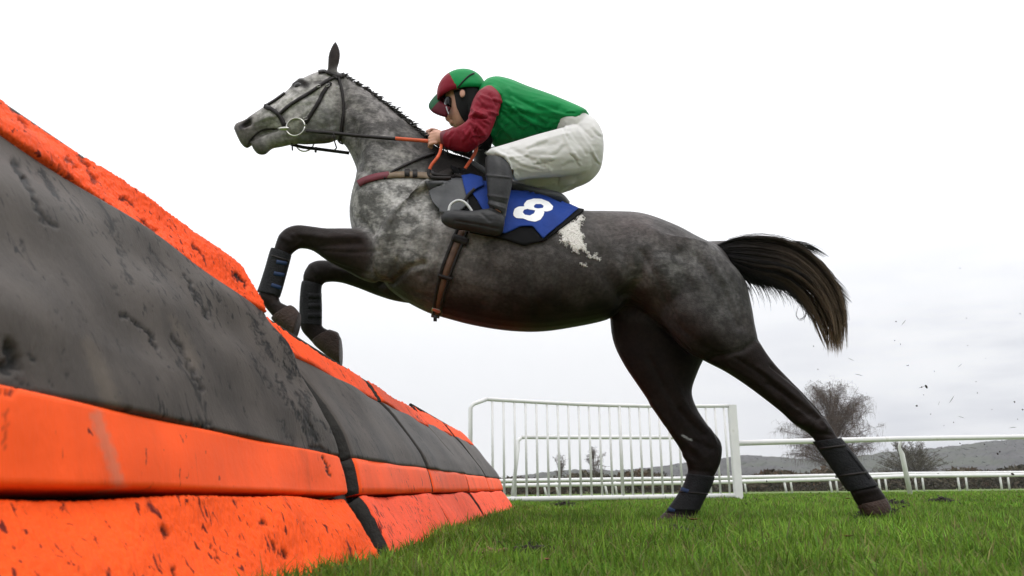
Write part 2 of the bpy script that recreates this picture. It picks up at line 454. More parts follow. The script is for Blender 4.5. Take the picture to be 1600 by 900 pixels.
gouges = {  # photo strokes on the near hurdle: polyline, width px, depth m, blackness
 'grey_pad': [([(22, 255), (35, 275)], 7, -.012, 1), ([(35, 275), (52, 305), (70, 345), (88, 352)], 6, -.008, .75), ([(64, 268), (80, 295), (95, 312)], 5, -.006, .8),
   ([(190, 490), (205, 500), (235, 520), (243, 545)], 4, -.01, .9), ([(268, 528), (285, 545), (300, 580), (315, 607)], 5, -.01, .7),
   ([(290, 430), (305, 460), (325, 495)], 4, -.008, .9), ([(0, 575), (25, 570), (15, 540)], 13, -.02, 1.), ([(20, 590), (60, 612), (75, 625)], 3, -.004, .7),
   ([(165, 345), (185, 385), (198, 430), (205, 445)], 2.5, -.003, .6), ([(178, 345), (195, 400)], 2, -.003, .6), ([(235, 390), (260, 420)], 2, -.003, .5),
   ([(300, 664), (325, 662), (345, 684)], 4.5, -.01, 1.), ([(195, 642), (205, 650)], 5, -.01, .9), ([(465, 615), (480, 650), (487, 680), (500, 690)], 4, -.006, .9),
   ([(490, 700), (508, 706)], 8, -.012, 1.), ([(430, 500), (450, 540), (470, 590)], 2.5, -.003, .9), ([(440, 530), (462, 585)], 2, -.003, .8), ([(480, 640), (510, 670)], 2., -.003, .8),
   ([(470, 640), (475, 670), (495, 700)], 2, -.003, .8), ([(330, 440), (345, 470)], 2, -.003, .8), ([(50, 560), (53, 565)], 4, -.006, .9), ([(138, 540), (160, 590), (182, 655)], 20, 0, -.5), ([(270, 500), (290, 530), (305, 570)], 12, 0, -.5)] + [([(x, y), (x + 6 + k % 5, y + 9 + k % 7), (x + 9 + k % 9, y + 20 + (k * 7) % 13)], 1.3 + (k % 3) * .5, -.002, .85) for k, (x, y) in enumerate([(random.Random(90 + i).uniform(0, 1) * 110 + 385 + 40 * j, random.Random(190 + i).uniform(0, 1) * 120 + 470 + 95 * j) for i in range(34) for j in (0, 1)])] + [([(x, y), (x + 5, y + 10 + k % 9)], 1.2 + (k % 3) * .4, -.002, .6) for k, (x, y) in enumerate([(random.Random(290 + i).uniform(20, 420), random.Random(390 + i).uniform(0, 1)) for i in range(46)]) for y in (y * 300 + 300,)],
 'top_strip': [([(105, 245), (120, 262)], 5, -.012, .6), ([(225, 345), (240, 362)], 6, -.016, .9), ([(125, 240), (150, 285)], 4, -.012, .6), ([(300, 380), (315, 395)], 4, -.012, .7), ([(370, 430), (385, 445)], 5, -.012, .8), ([(20, 165), (40, 195)], 5, -.01, .5), ([(92, 262), (100, 275)], 4, -.01, .6), ([(190, 308), (205, 320)], 4, -.01, .7)],
 'middle_strip': [([(505, 715), (515, 740)], 3.5, -.008, .8), ([(0, 610), (20, 612)], 5, -.01, .7), ([(150, 650), (175, 720), (190, 770)], 14, 0, -.5), ([(10, 640), (8, 700)], 3, -.002, .4)],
 'base_pad': [([(253, 822), (262, 838)], 6, -.015, 1), ([(411, 813), (414, 818)], 5, -.012, 1), ([(443, 862), (446, 868)], 5, -.012, 1), ([(270, 890), (275, 898)], 5, -.012, 1), ([(330, 850), (345, 880)], 2, -.006, .7), ([(420, 840), (440, 870)], 2.2, -.006, .7)],
}
def pad(name, profile, s0, s1, matn, parent, thick=.05, lean=0., base_col=(1, 1, 1), rough=0., ds=.012, step=.012, wob=0., topcut=0., squash=(1., 1.), full=(0., 1.)):
    """foam pad swept along the row from s0 to s1 with a closed thick section"""
    L = np.hypot(*np.diff(np.array(profile), axis=0).T).sum()
    pr = crv(profile, max(4, int(L / step) + 1))
    if lean:
        pr = pr + np.stack([lean * np.clip(pr[:, 1], 0, None), np.zeros(len(pr))], 1)
    n = max(4, int((s1 - s0) / ds) + 1)
    S = np.linspace(s0, s1, n)
    tan = np.gradient(pr, axis=0); tan /= np.linalg.norm(tan, axis=1)[:, None]
    nor = np.stack([tan[:, 1], -tan[:, 0]], 1)              # outward
    m = len(pr)
    U, T = np.meshgrid(S, np.arange(m), indexing='ij')
    disp = wob * (np.sin(U * 5.1 + T * .11) + .6 * np.sin(U * 11.3 - T * .17 + 2)) * .5
    edge = np.minimum(np.minimum(T, m - 1 - T), 3) / 3.0
    edge2 = np.clip(np.minimum(U - s0, s1 - U) / .02, 0, 1)
    disp = disp - .003 * (1 - np.sqrt(np.clip(edge * 3, 0, 1))) - .004 * (1 - np.sqrt(edge2))
    if rough:
        rn_ = rng.random(U.shape) - .5
        rn_[1:-1, 1:-1] = (rn_[1:-1, 1:-1] * 2 + rn_[:-2, 1:-1] + rn_[2:, 1:-1] + rn_[1:-1, :-2] + rn_[1:-1, 2:]) / 4
        disp = disp + rough * rn_
    A = pr[:, 0][None] + nor[:, 0][None] * disp; Z = pr[:, 1][None] + nor[:, 1][None] * disp
    zz0 = prof_mid[-1][1]
    sqs = squash[0] + (squash[1] - squash[0]) * (U - S[0] + (S[0] - full[0])) / (full[1] - full[0])
    Z = np.where(Z > zz0, zz0 + (Z - zz0) * sqs, Z)
    if s1 < .1:
        Z = Z + np.clip(-U, 0, 1.9) / 1.4 * np.interp(pr[:, 1], [0, .165, .27, .69, .82], [0, .018, .026, .046, .008])[None]
    if topcut:
        Z[:, -1] += topcut * (rng.random(n) - .6)
    g = np.array(G1); V = g[None, None] + U[..., None] * np.array(fdir) + A[..., None] * np.array(fout) + np.stack([0 * Z, 0 * Z, Z], -1)
    V = V.reshape(-1, 3)
    px, py = proj(V)
    tint = np.tile(np.array(base_col, float), (len(V), 1))
    NO = np.tile((nor[:, 0][:, None] * np.array(fout) + np.stack([0 * nor[:, 0], 0 * nor[:, 0], nor[:, 1]], -1))[None], (n, 1, 1)).reshape(-1, 3)
    wx = 2.2 * np.sin(py * .31 + 1.3 * np.sin(px * .23)) + 1.2 * np.sin(py * .9 + px * .7); wy = 2.2 * np.sin(px * .29 + 1.1 * np.sin(py * .21)) + 1.2 * np.sin(px * .8 - py * .6)
    for st in (gouges.get(name, []) if s1 < .1 else []):
        d = seg_dist(px + wx + rng.normal(0, .5, len(px)), py + wy + rng.normal(0, .5, len(px)), st[0])
        wv = np.exp(-(d / (st[1] * .72)) ** 4)
        V += NO * (wv * st[2] * .4)[:, None]
        if st[3] > 0: tint *= (1 - .99 * min(1, st[3] * 1.25) * wv)[:, None]
        else: tint = tint * (1 - .5 * wv[:, None]) + .5 * wv[:, None] * np.array((.42, .2, .13) if name != 'grey_pad' else (.125, .098, .075))
    back = V - NO * thick
    faces = []
    for i in range(n - 1):
        for j in range(m - 1):
            a = i * m + j
            faces.append((a, a + m, a + m + 1, a + 1))
    o_ = n * m
    bf = [tuple(q + o_ for q in f_[::-1]) for f_ in faces]
    rim = []
    for i in range(n - 1):
        for j in (0, m - 1):
            a = i * m + j; q = (a, a + m, a + m + o_, a + o_); rim.append(q if j else q[::-1])
    for j in range(m - 1):
        for i in (0, n - 1):
            a = i * m + j; q = (a, a + 1, a + 1 + o_, a + o_); rim.append(q if i == 0 else q[::-1])
    o = obj(name, np.vstack([V, back]), faces + bf + rim, M[matn], parent)
    o.data.materials.append(M['dark_back'])
    if s0 > -.1:                                 # cut foam ends are bare and black
        k0 = len(faces) + len(bf) + 2 * (n - 1)
        for q in range(m - 1): o.data.polygons[k0 + 2 * q].material_index = 1
    setcol(o.data, 'tint', np.vstack([tint, tint * .9]))
    return o
ORANGE = (.95, .095, .010); ORANGE2 = (.93, .085, .012); CORAL = (.90, .098, .036); GREYP = (.066, .054, .047)
WID = 2.62; GAP = .14
def hurdle(s0, s1, label, lean, seam, near, sqz=(1., 1.)):
    sq = sum(sqz) / 2
    c = G1 + fdir * ((s0 + s1) / 2); c.z = 0
    h = thing('hurdle', label, 'hurdle', c, 'padded hurdles in the row')
    halves = [(s0, s1)] if seam is None else [(s0, seam - .012), (seam + .012, s1)]
    for k, (a, b) in enumerate(halves):
        ds = .0045 if near else .02
        st = .0045 if near else .015
        cc = ORANGE if near else CORAL
        pad('base_pad', prof_base, a, b, 'orange', h, .07, 0, ORANGE if near else CORAL, .0035, ds, st, .012)
        pad('middle_strip', prof_mid, a, b, 'orange_smooth', h, .06, lean, ORANGE, .0006, ds, st, .006)
        pad('grey_pad', prof_grey, a, b, 'grey_pad', h, .06, lean + (.0 if k == 0 else .02), GREYP, .0003, ds, st, .010, 0, sqz, (s0, s1))
        pad('top_strip', prof_top, a, b - (.0 if near else .03 * (k)), 'orange', h, .05, lean + (.0 if k == 0 else .02), ORANGE2, .005, ds, st, .010, .006 if near else .008, sqz, (s0, s1))
    # timber frame behind the foam
    m = MB()
    bottom, top = prof_base[1], prof_top[-1]
    z0 = prof_mid[-1][1]; top = (top[0], z0 + (top[1] - z0) * sq)
    for s in (s0 + .04, (s0 + s1) / 2, s1 - .04):
        pts = [G1 + fdir * s + fout * (prof_base[0][0] - .16) + Vector((0, 0, -.05)), G1 + fdir * s + fout * (top[0] - .10 + lean * top[1]) + Vector((0, 0, top[1] - .03))]
        m.tube(pts, .03, 8)
    m.tube([G1 + fdir * s0 + fout * (top[0] - .022 + lean * top[1]) + Vector((0, 0, z0 + (prof_top[-1][1] - z0) * sqz[0] + .004)), G1 + fdir * (s1 - .02) + fout * (top[0] - .022 + lean * top[1]) + Vector((0, 0, z0 + (prof_top[-1][1] - z0) * sqz[1] + .004))], .010, 8)
    m.tube([G1 + fdir * s0 + fout * (-.28) + Vector((0, 0, .25)), G1 + fdir * s1 + fout * (-.28) + Vector((0, 0, .25))], .03, 8)
    full = crv(prof_base + prof_mid + prof_grey + prof_top, 24)
    V = []; Fc = []
    for (a, z) in full:
        z_ = z if z < z0 else z0 + (z - z0) * sq
        for ss in (s0 + .02, s1 - .02):
            for off in (-.085, -.10):
                q = G1 + fdir * ss + fout * (a + lean * max(z_, 0) + off); V.append((q.x, q.y, z_ - .02))
    for i in range(len(full) - 1):
        a = i * 4; b = a + 4
        Fc += [(a, a + 2, b + 2, b), (a + 1, b + 1, b + 3, a + 3), (a, b, b + 1, a + 1), (a + 2, a + 3, b + 3, b + 2)]
    m.add(V, Fc)
    m.build('frame', M['dark_back'], h)
    return h
hurdle(-WID - .05, 0, 'nearest padded hurdle filling the left of the photo, gouged grey vinyl between orange strips', 0, None, True)
hurdle(GAP, GAP + WID, 'middle padded hurdle with coral base pad just past the broad dark gap', .0, GAP + WID * .5, False, (.80, .68))
hurdle(2 * GAP + WID, 2 * GAP + 2 * WID, 'farthest padded hurdle, smallest, reaching towards the tall white barred fence', -.05, 2 * GAP + WID * 1.5, False, (.78, .74))
# dark upright boards closing the gaps between hurdles
for k, s in enumerate((0, GAP + WID)):
    m = MB()
    full = crv(prof_base + prof_mid + prof_grey + prof_top, 40)
    V = []; Fc = []
    for i, (a, z) in enumerate(full):
        for off in (-.045, -.075):
            for ss in (s + .006, s + GAP - .006):
                z_ = z if z < prof_mid[-1][1] else prof_mid[-1][1] + (z - prof_mid[-1][1]) * .72
                q = G1 + fdir * ss + fout * (a + off); V.append((q.x, q.y, z_))
    for i in range(len(full) - 1):
        a = i * 4; b = a + 4
        Fc += [(a, a + 1, b + 1, b), (a + 3, a + 2, b + 2, b + 3), (a + 2, a, b, b + 2), (a + 1, a + 3, b + 3, b + 1)]
    o = obj('hurdle_strap', V, Fc, M['dark_back'])
    tag(o, ['broad dark joining strip between the nearest and the middle hurdle', 'narrow dark joining strip between the middle and the farthest hurdle'][k], 'joining strip')

# ------------------------------------------------------------------ white fences
def gp(px, py_base, Y):                      # foot of a post on the ground
    q = P(px, py_base, Y); q.z = float(gz(q.x, q.y)); return q
# tall barred wing
wing = thing('wing_fence', 'tall white barred wing fence standing at the end of the hurdles', 'fence', gp(950, 785, 10.5))
WL, WR = gp(735, 787, 10.0), gp(1154, 778, 11.3)
def along(t): return WL.lerp(WR, t)
HT = 1.22
m = MB(); m.tube([along(0) + Vector((0, 0, 0)), along(0) + Vector((0, 0, HT - .11)), along(.012) + Vector((0, 0, HT - .06)), along(.055) + Vector((0, 0, HT))], .026, 10); m.build('end_post', M['white'], wing)
m = MB(); m.tube([along(.055 + .945 * t) + Vector((0, 0, HT - .035 * math.sin(math.pi * t))) for t in np.linspace(0, .985, 14)], .024, 10); m.build('top_rail', M['white'], wing)
m = MB(); m.tube([along(t) + Vector((0, 0, .045)) for t in (0.0, .33, .66, .985)], .030, 10); m.build('bottom_rail', M['white'], wing)
m = MB(); m.box(along(1) + Vector((0, 0, .60)), (.10, .10, 1.26)); m.build('square_post', M['white'], wing, False)
NP = 24
for i in range(NP):
    t = .075 + (i) * (.965 - .075) / (NP - 1)
    m = MB(); b = along(t)
    m.tube([b + Vector((0, 0, .05)), b + Vector((0, 0, HT - .035 * math.sin(math.pi * (t - .055) / .945)))], .022 if i in (12, ) else .0145, 8)
    m.build('picket', M['white'], wing)
# short rail behind the wing with a bent end
rail2 = thing('running_rail', 'white plastic rail with a bent down end seen through the barred fence', 'rail', gp(802, 780, 13.2))
za = P(815, 683, 13.2); zb = P(1075, 683.5, 14.2)
g0 = gp(800, 780, 13.0)
m = MB(); m.tube([za, zb], .032, 10); m.build('rail', M['white'], rail2)
m = MB(); m.tube([g0, g0.lerp(za, .75) + Vector((-.02, 0, .05)), za + Vector((-.06, 0, -.06)), za], .03, 10); m.build('bent_post', M['white'], rail2)
# long near rail from the wing to the right
rail1 = thing('running_rail', 'nearer white plastic running rail on slanting posts right of the barred fence', 'rail', gp(1410, 773, 12.6))
pts = [P(1147, 692.5, 11.4), P(1250, 689.5, 11.9), P(1410, 685.5, 12.7), P(1600, 682.5, 13.6), P(1800, 680, 14.8)]
m = MB(); m.tube(pts, .038, 12); m.build('rail', M['white'], rail1)
for px, Y in ((1417, 12.9), (1760, 14.5)):
    top = P(px - 10, 688.5 if px < 1500 else 684, Y - .1); ft = gp(px + 6, 773, Y)
    m = MB(); m.tube([top, top + Vector((-.03, 0, -.10)), top + Vector((.0, 0, -.2)), ft + Vector((0, 0, -.05))], [.022, .022, .036, .036], 10); m.build('post', M['white'], rail1)
# two far parallel rails
def far_rail(label, lp, Y, posts, dy):
    t = thing('running_rail', label, 'rail', gp(1200, 770, Y))
    m = MB(); m.tube([P(px, py, Y + (px - 1200) * .004) for px, py in lp], .085, 8); m.build('rail', M['white'], t)
    for px in posts:
        yy = Y + (px - 1200) * .004
        py = np.interp(px, [q[0] for q in lp], [q[1] for q in lp])
        tp = P(px, py, yy); ft = gp(px + 4, 768, yy)
        m = MB(); m.tube([tp, ft], .05, 8); m.build('post', M['white'], t)
far_rail('lower of the two far white rails across the grass', [(560, 765), (800, 758.5), (1100, 754), (1300, 748.5), (1420, 743.5), (1600, 742), (1760, 741)], 38, [640, 742, 850, 945, 1150, 1225, 1296, 1372, 1429, 1496, 1562, 1630], 0)
far_rail('upper of the two far white rails across the grass', [(560, 755), (800, 751), (1100, 747), (1300, 743), (1420, 740), (1600, 738.5), (1760, 737.5)], 41, [655, 755, 868, 960, 1162, 1234, 1305, 1382, 1440, 1508, 1574, 1642], 0)

# ------------------------------------------------------------------ trees and hedge
def tri_strips(segs):
    V = []; Fc = []
    for a, b, wd in segs:
        a = np.array(a); b = np.array(b); d = b - a; s = np.cross(d, rng.normal(size=3)); s /= np.linalg.norm(s) + 1e-9; s *= wd
        n = len(V); V += [a - s, a + s, b + s * .35, b - s * .35]; Fc.append((n, n + 1, n + 2, n + 3))
    return V, Fc
def bare_tree(name, label, px, pyb, Y, height, radius, droop, seed, nlimb, mat, wd=.02, z0=.25, multi=1):
    r_ = random.Random(seed)
    ft = gp(px, pyb, Y)
    t = thing(name, label, 'tree', ft)
    m = MB(); tw = []
    stems = []
    for k in range(multi):
        off = Vector((r_.uniform(-.5, .5), r_.uniform(-.5, .5), 0)) * (multi > 1)
        tp = ft + off * 3 * (radius / 4) + Vector((r_.uniform(-.3, .3), r_.uniform(-.3, .3), height * (.93 if multi == 1 else .75)))
        md_ = (ft + tp) / 2 + Vector((r_.uniform(-.3, .3), 0, 0))
        pts = [(ft + off) * (1 - u) ** 2 + md_ * 2 * u * (1 - u) + tp * u * u for u in [i / 8 for i in range(9)]]
        m.tube(pts, [height * .017 * (1 - .9 * i / 8) + .012 for i in range(9)], 7); stems.append(pts)
    for k in range(nlimb):
        st = stems[k % multi]
        z = z0 + (1 - z0) * r_.random() ** .85
        prof = math.sin(math.pi * min(1, .12 + .88 * (1 - (z - z0) / (1 - z0)) ** .9 * .62 + .0)) if droop > .3 else math.sqrt(max(0, 1 - ((z - .45) / .56) ** 2))
        rr_ = radius * prof * r_.uniform(.45, 1.08); a = r_.uniform(0, 2 * math.pi)
        e = ft + Vector((math.cos(a) * rr_, math.sin(a) * rr_, z * height))
        u0 = max(.08, z * r_.uniform(.35, .8)); i0 = min(7, int(u0 * 8)); b = st[i0].lerp(st[i0 + 1], u0 * 8 - i0)
        c = b.lerp(e, .55) + Vector((0, 0, height * (.10 if droop > .3 else .04)))
        path = [b * (1 - u) ** 2 + c * 2 * u * (1 - u) + e * u * u for u in [i / 7 for i in range(8)]]
        for i in range(7): tw.append((path[i], path[i + 1], .045 * (1 - i / 8) + .010))
        for q in range(26):
            u = r_.uniform(.3, 1); i = min(6, int(u * 7)); s_ = path[i].lerp(path[i + 1], u * 7 - i)
            l2 = height * r_.uniform(.03, .08)
            d = Vector((r_.gauss(0, 1), r_.gauss(0, 1), r_.gauss(.35, .5))).normalized()
            e1 = s_ + d * l2; tw.append((s_, e1, wd))
            for _ in range(3):
                s2 = s_.lerp(e1, r_.uniform(.3, 1)); d2 = (d * .6 + Vector((r_.gauss(0, .7), r_.gauss(0, .7), r_.gauss(.1, .5) - droop))).normalized()
                e2 = s2 + d2 * l2 * r_.uniform(.4, .9); tw.append((s2, e2, wd * .8))
                if droop > .3: tw.append((e2, e2 + Vector((r_.gauss(0, .15), r_.gauss(0, .15), -1)) * l2 * r_.uniform(.4, 1.1), wd * .65))
    m.build('trunk', M['bark'], t)
    V, Fc = tri_strips(tw)
    obj('crown', V, Fc, M[mat], t, False)
    return t
bare_tree('birch_tree', 'tall bare birch with drooping twigs behind the far rails', 1308, 772, 78, 9.9, 4.9, .75, 11, 170, 'twig', .012)
bare_tree('bare_tree', 'broad rounded bare olive brown tree right of the birch', 1425, 772, 95, 5.2, 4.6, .0, 5, 190, 'bush', .017, .06, 6)
bare_tree('bare_tree', 'small dark leafless tree seen between the bars, left one', 876, 775, 110, 4.9, 1.1, .0, 21, 16, 'twig', .02, .4)
bare_tree('bare_tree', 'small leafless tree with clumpy top seen between the bars, right one', 933, 775, 105, 5.4, 1.7, .0, 8, 22, 'twig', .02, .5)
# far mixed hedge and scrub
V = []; Fc = []
def scrub(n, x0, x1, Y0, Y1, hfun, s0, s1):
    for _ in range(n):
        px = rng.uniform(x0, x1); Y = rng.uniform(Y0, Y1)
        b = gp(px, 770, Y); h = hfun(px) * rng.random() ** .8
        c = np.array(b) + (0, 0, h); s = rng.uniform(s0, s1)
        a = rng.normal(size=(3, 3)) * s; k = len(V)
        V.extend([c + a[0], c + a[1], c + a[2]]); Fc.append((k, k + 1, k + 2))
scrub(60000, 500, 1800, 60, 75, lambda p: 1.25 + .22 * math.sin(p * .021) + .2 * math.sin(p * .063 + 1), .05, .16)
tag(obj('hedgerow', V, Fc, M['hedge'], smooth=False), 'low brown winter hedge and scrub running behind the far rails', 'hedge', kind='stuff')

# ------------------------------------------------------------------ the horse
HY = 4.0
hb = MB()
torso = [(1128, 392, 1146, 440, .05, HY, 0), (1117, 385, 1150, 480, .13, HY, 0), (1088, 371, 1100, 535, .20, HY, .1), (1050, 353, 1045, 515, .255, HY, .12), (1000, 336, 985, 478, .265, HY, .15), (950, 332, 950, 498, .25, HY, .15),
 (900, 331, 890, 511, .275, HY, .1), (850, 318, 840, 517, .295, HY, .08), (800, 297, 790, 515, .30, HY, .1), (760, 272, 740, 507, .29, HY, .18), (730, 249, 700, 497, .26, HY, .3), (705, 240, 660, 484, .235, HY, .42),
 (682, 229, 612, 455, .22, HY, .42), (655, 207, 568, 405, .205, HY, .40), (633, 189, 548, 345, .17, HY, .35), (614, 173, 556, 297, .135, HY, .25), (595, 158, 558, 270, .11, HY, .15), (575, 143, 549, 244, .092, HY, .1),
 (555, 130, 538, 226, .082, HY, .05), (537, 118, 522, 214, .075, HY, 0), (520, 122, 512, 200, .05, HY, 0)]
hb.loft(torso, 5, 36)
head = [(541, 128, 536, 205, .05, HY, 0), (532, 115, 527, 217, .075, HY, -.1), (515, 111, 512, 223, .088, HY, -.05), (496, 114, 494, 224, .096, HY, .0), (475, 123, 474, 224, .098, HY, .18), (458, 135, 458, 222, .088, HY, .18), (442, 149, 444, 214, .073, HY, .1), (424, 161, 430, 206, .062, HY, .1), (406, 173, 412, 209, .056, HY, .05),
 (390, 184, 397, 221, .056, HY, -.05), (378, 190, 386, 231, .053, HY, -.1), (369, 195, 377, 225, .042, HY, -.1), (366, 201, 371, 212, .022, HY, 0)]
hb.loft(head, 5, 28)
jaw = [(480, 190, 482, 222, .05, HY), (455, 200, 455, 225, .05, HY), (438, 204, 438, 229, .044, HY), (422, 208, 424, 232, .04, HY), (410, 212, 413, 241, .042, HY), (400, 217, 402, 240, .038, HY), (393, 221, 395, 232, .022, HY)]
hb.loft(jaw, 5, 20)
NF, FF, NH, FH = 3.86, 4.13, 3.87, 4.13
nfore = [(645, 330, 640, 440, .10, 3.90), (605, 345, 600, 442, .105, 3.88), (572, 357, 572, 438, .092, NF), (540, 357, 541, 423, .075, NF), (510, 357, 512, 408, .06, NF), (487, 354, 489, 392, .05, NF), (464, 352, 470, 388, .045, NF), (446, 358, 461, 392, .044, NF), (435, 371, 455, 398, .042, NF), (429, 388, 451, 407, .038, NF),
 (424, 402, 447, 420, .031, NF), (416, 427, 441, 440, .028, NF), (408, 448, 436, 458, .030, NF), (404, 463, 437, 470, .036, NF), (410, 474, 441, 474, .034, NF), (420, 487, 450, 478, .034, NF), (430, 499, 457, 483, .036, NF)]
ffore = [(665, 400, 655, 476, .08, 4.10), (622, 405, 617, 470, .085, 4.12), (585, 415, 588, 461, .075, FF), (552, 410, 557, 449, .06, FF), (522, 408, 530, 441, .05, FF), (498, 407, 509, 441, .045, FF), (484, 413, 504, 445, .043, FF), (475, 427, 501, 449, .04, FF), (473, 445, 499, 452, .03, FF), (472, 475, 499, 475, .028, FF),
 (470, 498, 500, 498, .03, FF), (469, 508, 503, 508, .036, FF), (473, 519, 506, 512, .032, FF), (482, 529, 512, 515, .031, FF), (492, 540, 520, 519, .033, FF)]
nhind = [(1005, 375, 1120, 392, .15, 3.90), (1015, 430, 1160, 436, .165, 3.90), (1032, 492, 1173, 478, .15, 3.89), (1062, 540, 1180, 515, .12, NH), (1100, 563, 1188, 538, .095, NH), (1133, 580, 1209, 568, .075, NH), (1165, 601, 1233, 592, .06, NH), (1197, 625, 1257, 616, .05, NH), (1222, 645, 1279, 640, .045, NH), (1240, 662, 1296, 663, .042, NH),
 (1263, 677, 1307, 682, .038, NH), (1277, 694, 1317, 694, .033, NH), (1293, 718, 1333, 716, .029, NH), (1312, 745, 1351, 740, .03, NH), (1327, 766, 1367, 758, .034, NH), (1335, 782, 1381, 772, .038, NH), (1342, 793, 1386, 784, .036, NH)]
fhind = [(960, 430, 1100, 430, .12, 4.10), (953, 480, 1105, 490, .12, 4.11), (957, 530, 1105, 545, .105, FH), (975, 570, 1091, 580, .088, FH), (1000, 606, 1081, 612, .072, FH), (1026, 645, 1090, 640, .06, FH), (1046, 677, 1108, 667, .05, FH), (1063, 703, 1127, 692, .047, FH), (1073, 725, 1126, 722, .043, FH), (1073, 744, 1114, 748, .037, FH),
 (1062, 767, 1104, 771, .032, FH), (1050, 784, 1097, 787, .03, FH), (1041, 797, 1091, 800, .035, FH), (1033, 808, 1086, 814, .036, FH)]
for lg in (nfore, ffore, nhind, fhind): hb.loft(lg, 4, 24)
# shoulder, haunch, cheek masses
hb.loft([(720, 262, 690, 300, .05, 3.86), (700, 265, 655, 320, .08, 3.87), (672, 285, 610, 350, .115, 3.875), (645, 320, 580, 400, .118, 3.88), (625, 370, 580, 435, .10, 3.88), (612, 420, 588, 442, .05, 3.88)], 5, 24)
hb.loft([(720, 262, 690, 300, .05, 4.14), (700, 265, 655, 320, .08, 4.13), (672, 285, 610, 350, .115, 4.125), (645, 320, 580, 400, .118, 4.12), (625, 370, 580, 435, .10, 4.12), (612, 420, 588, 442, .05, 4.12)], 5, 24)
for s in (-1, 1):
    hb.ell(P(508, 178, HY) + Vector((0, s * .052, 0)), (.085, .040, .11), n=10)
# ears
def ear(Y):
    hb.loft([(510, 116, 529, 116, .022, Y), (512, 107, 527, 108, .019, Y), (513, 88, 530.5, 96, .018, Y), (515, 80, 531.5, 82, .014, Y), (519, 71, 528.5, 71, .009, Y), (523, 65, 525, 65, .004, Y)], 4, 14)
ear(HY - .045); ear(HY + .05)
# tail dock inside the hair
hb.tube([P(1105, 392, HY), P(1135, 388, HY), P(1165, 385, HY), P(1190, 392, HY)], [.05, .04, .03, .012], 12)
horse = thing('horse', 'dapple grey racehorse with dark legs leaping over the hurdles', 'horse', P(900, 800, HY))
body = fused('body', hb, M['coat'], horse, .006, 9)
S = [  # muscle and bone relief: polyline px, width px, metres
 ([(470, 150), (440, 172), (415, 186)], 5, .004), ([(480, 148), (500, 150)], 7, -.004), ([(538, 130), (537, 165), (531, 205)], 6, -.010), ([(520, 215), (495, 219), (475, 220)], 4, .004),
 ([(482, 165), (478, 185), (470, 205)], 5, -.004), ([(455, 160), (430, 180)], 4, -.003), ([(487, 129), (495, 125)], 5, -.007), ([(458, 131), (466, 125), (475, 127)], 3.5, .007), ([(456, 139), (465, 143), (474, 140)], 3, .004),
 ([(382, 194), (388, 191)], 4.5, -.028), ([(390, 190), (386, 199), (376, 203)], 3, .004), ([(392, 220), (410, 209), (432, 203)], 2.2, -.008), ([(400, 196), (420, 190)], 7, -.003),
 ([(552, 190), (556, 230), (566, 265)], 6, -.008), ([(548, 165), (600, 205), (660, 235)], 9, -.006), ([(570, 185), (620, 225), (650, 250)], 10, .006),
 ([(566, 300), (600, 300), (660, 290)], 10, .004), ([(583, 365), (583, 420), (592, 443)], 3.5, -.010), ([(594, 443), (612, 442), (640, 418), (660, 412)], 5, -.014), ([(650, 300), (640, 360), (650, 410)], 9, -.006), ([(615, 320), (600, 380)], 14, .008),
 ([(625, 400), (640, 410)], 14, .008), ([(690, 330), (672, 380), (660, 430)], 8, -.006), ([(700, 420), (760, 450), (850, 470)], 14, .004), ([(985, 475), (1010, 490), (1045, 522), (1075, 548)], 4, -.010), ([(975, 470), (1000, 440), (1010, 400)], 9, -.010), ([(940, 400), (960, 450), (985, 478)], 14, -.012),
 ([(1030, 420), (1060, 470), (1100, 520)], 18, .010), ([(1090, 400), (1130, 450), (1155, 510)], 7, -.008), ([(1020, 365), (1050, 385)], 12, .008), ([(1110, 560), (1160, 548), (1186, 530)], 5, -.006),
 ([(1140, 572), (1180, 595), (1215, 625)], 5, .005), ([(1200, 600), (1250, 630), (1280, 655)], 3.5, -.005), ([(1255, 660), (1285, 672)], 6, .005), ([(1020, 630), (1060, 680), (1085, 700)], 5, .004), ([(1060, 640), (1100, 680)], 4, -.005), ([(1085, 700), (1100, 715)], 7, .005),
 ([(500, 370), (460, 366)], 5, .004), ([(560, 380), (500, 385)], 5, -.004), ([(560, 370), (520, 365)], 5, .003), ([(700, 340), (760, 420), (770, 480)], 5, -.002), ([(730, 400), (740, 480)], 5, -.002), ([(790, 400), (800, 490)], 6, -.0025), ([(830, 400), (840, 490)], 6, -.0025), ([(870, 400), (880, 480)], 6, -.0025),
]
S = [(a, b, c * (1.45 if b >= 3.5 else 1.2)) for a, b, c in S]
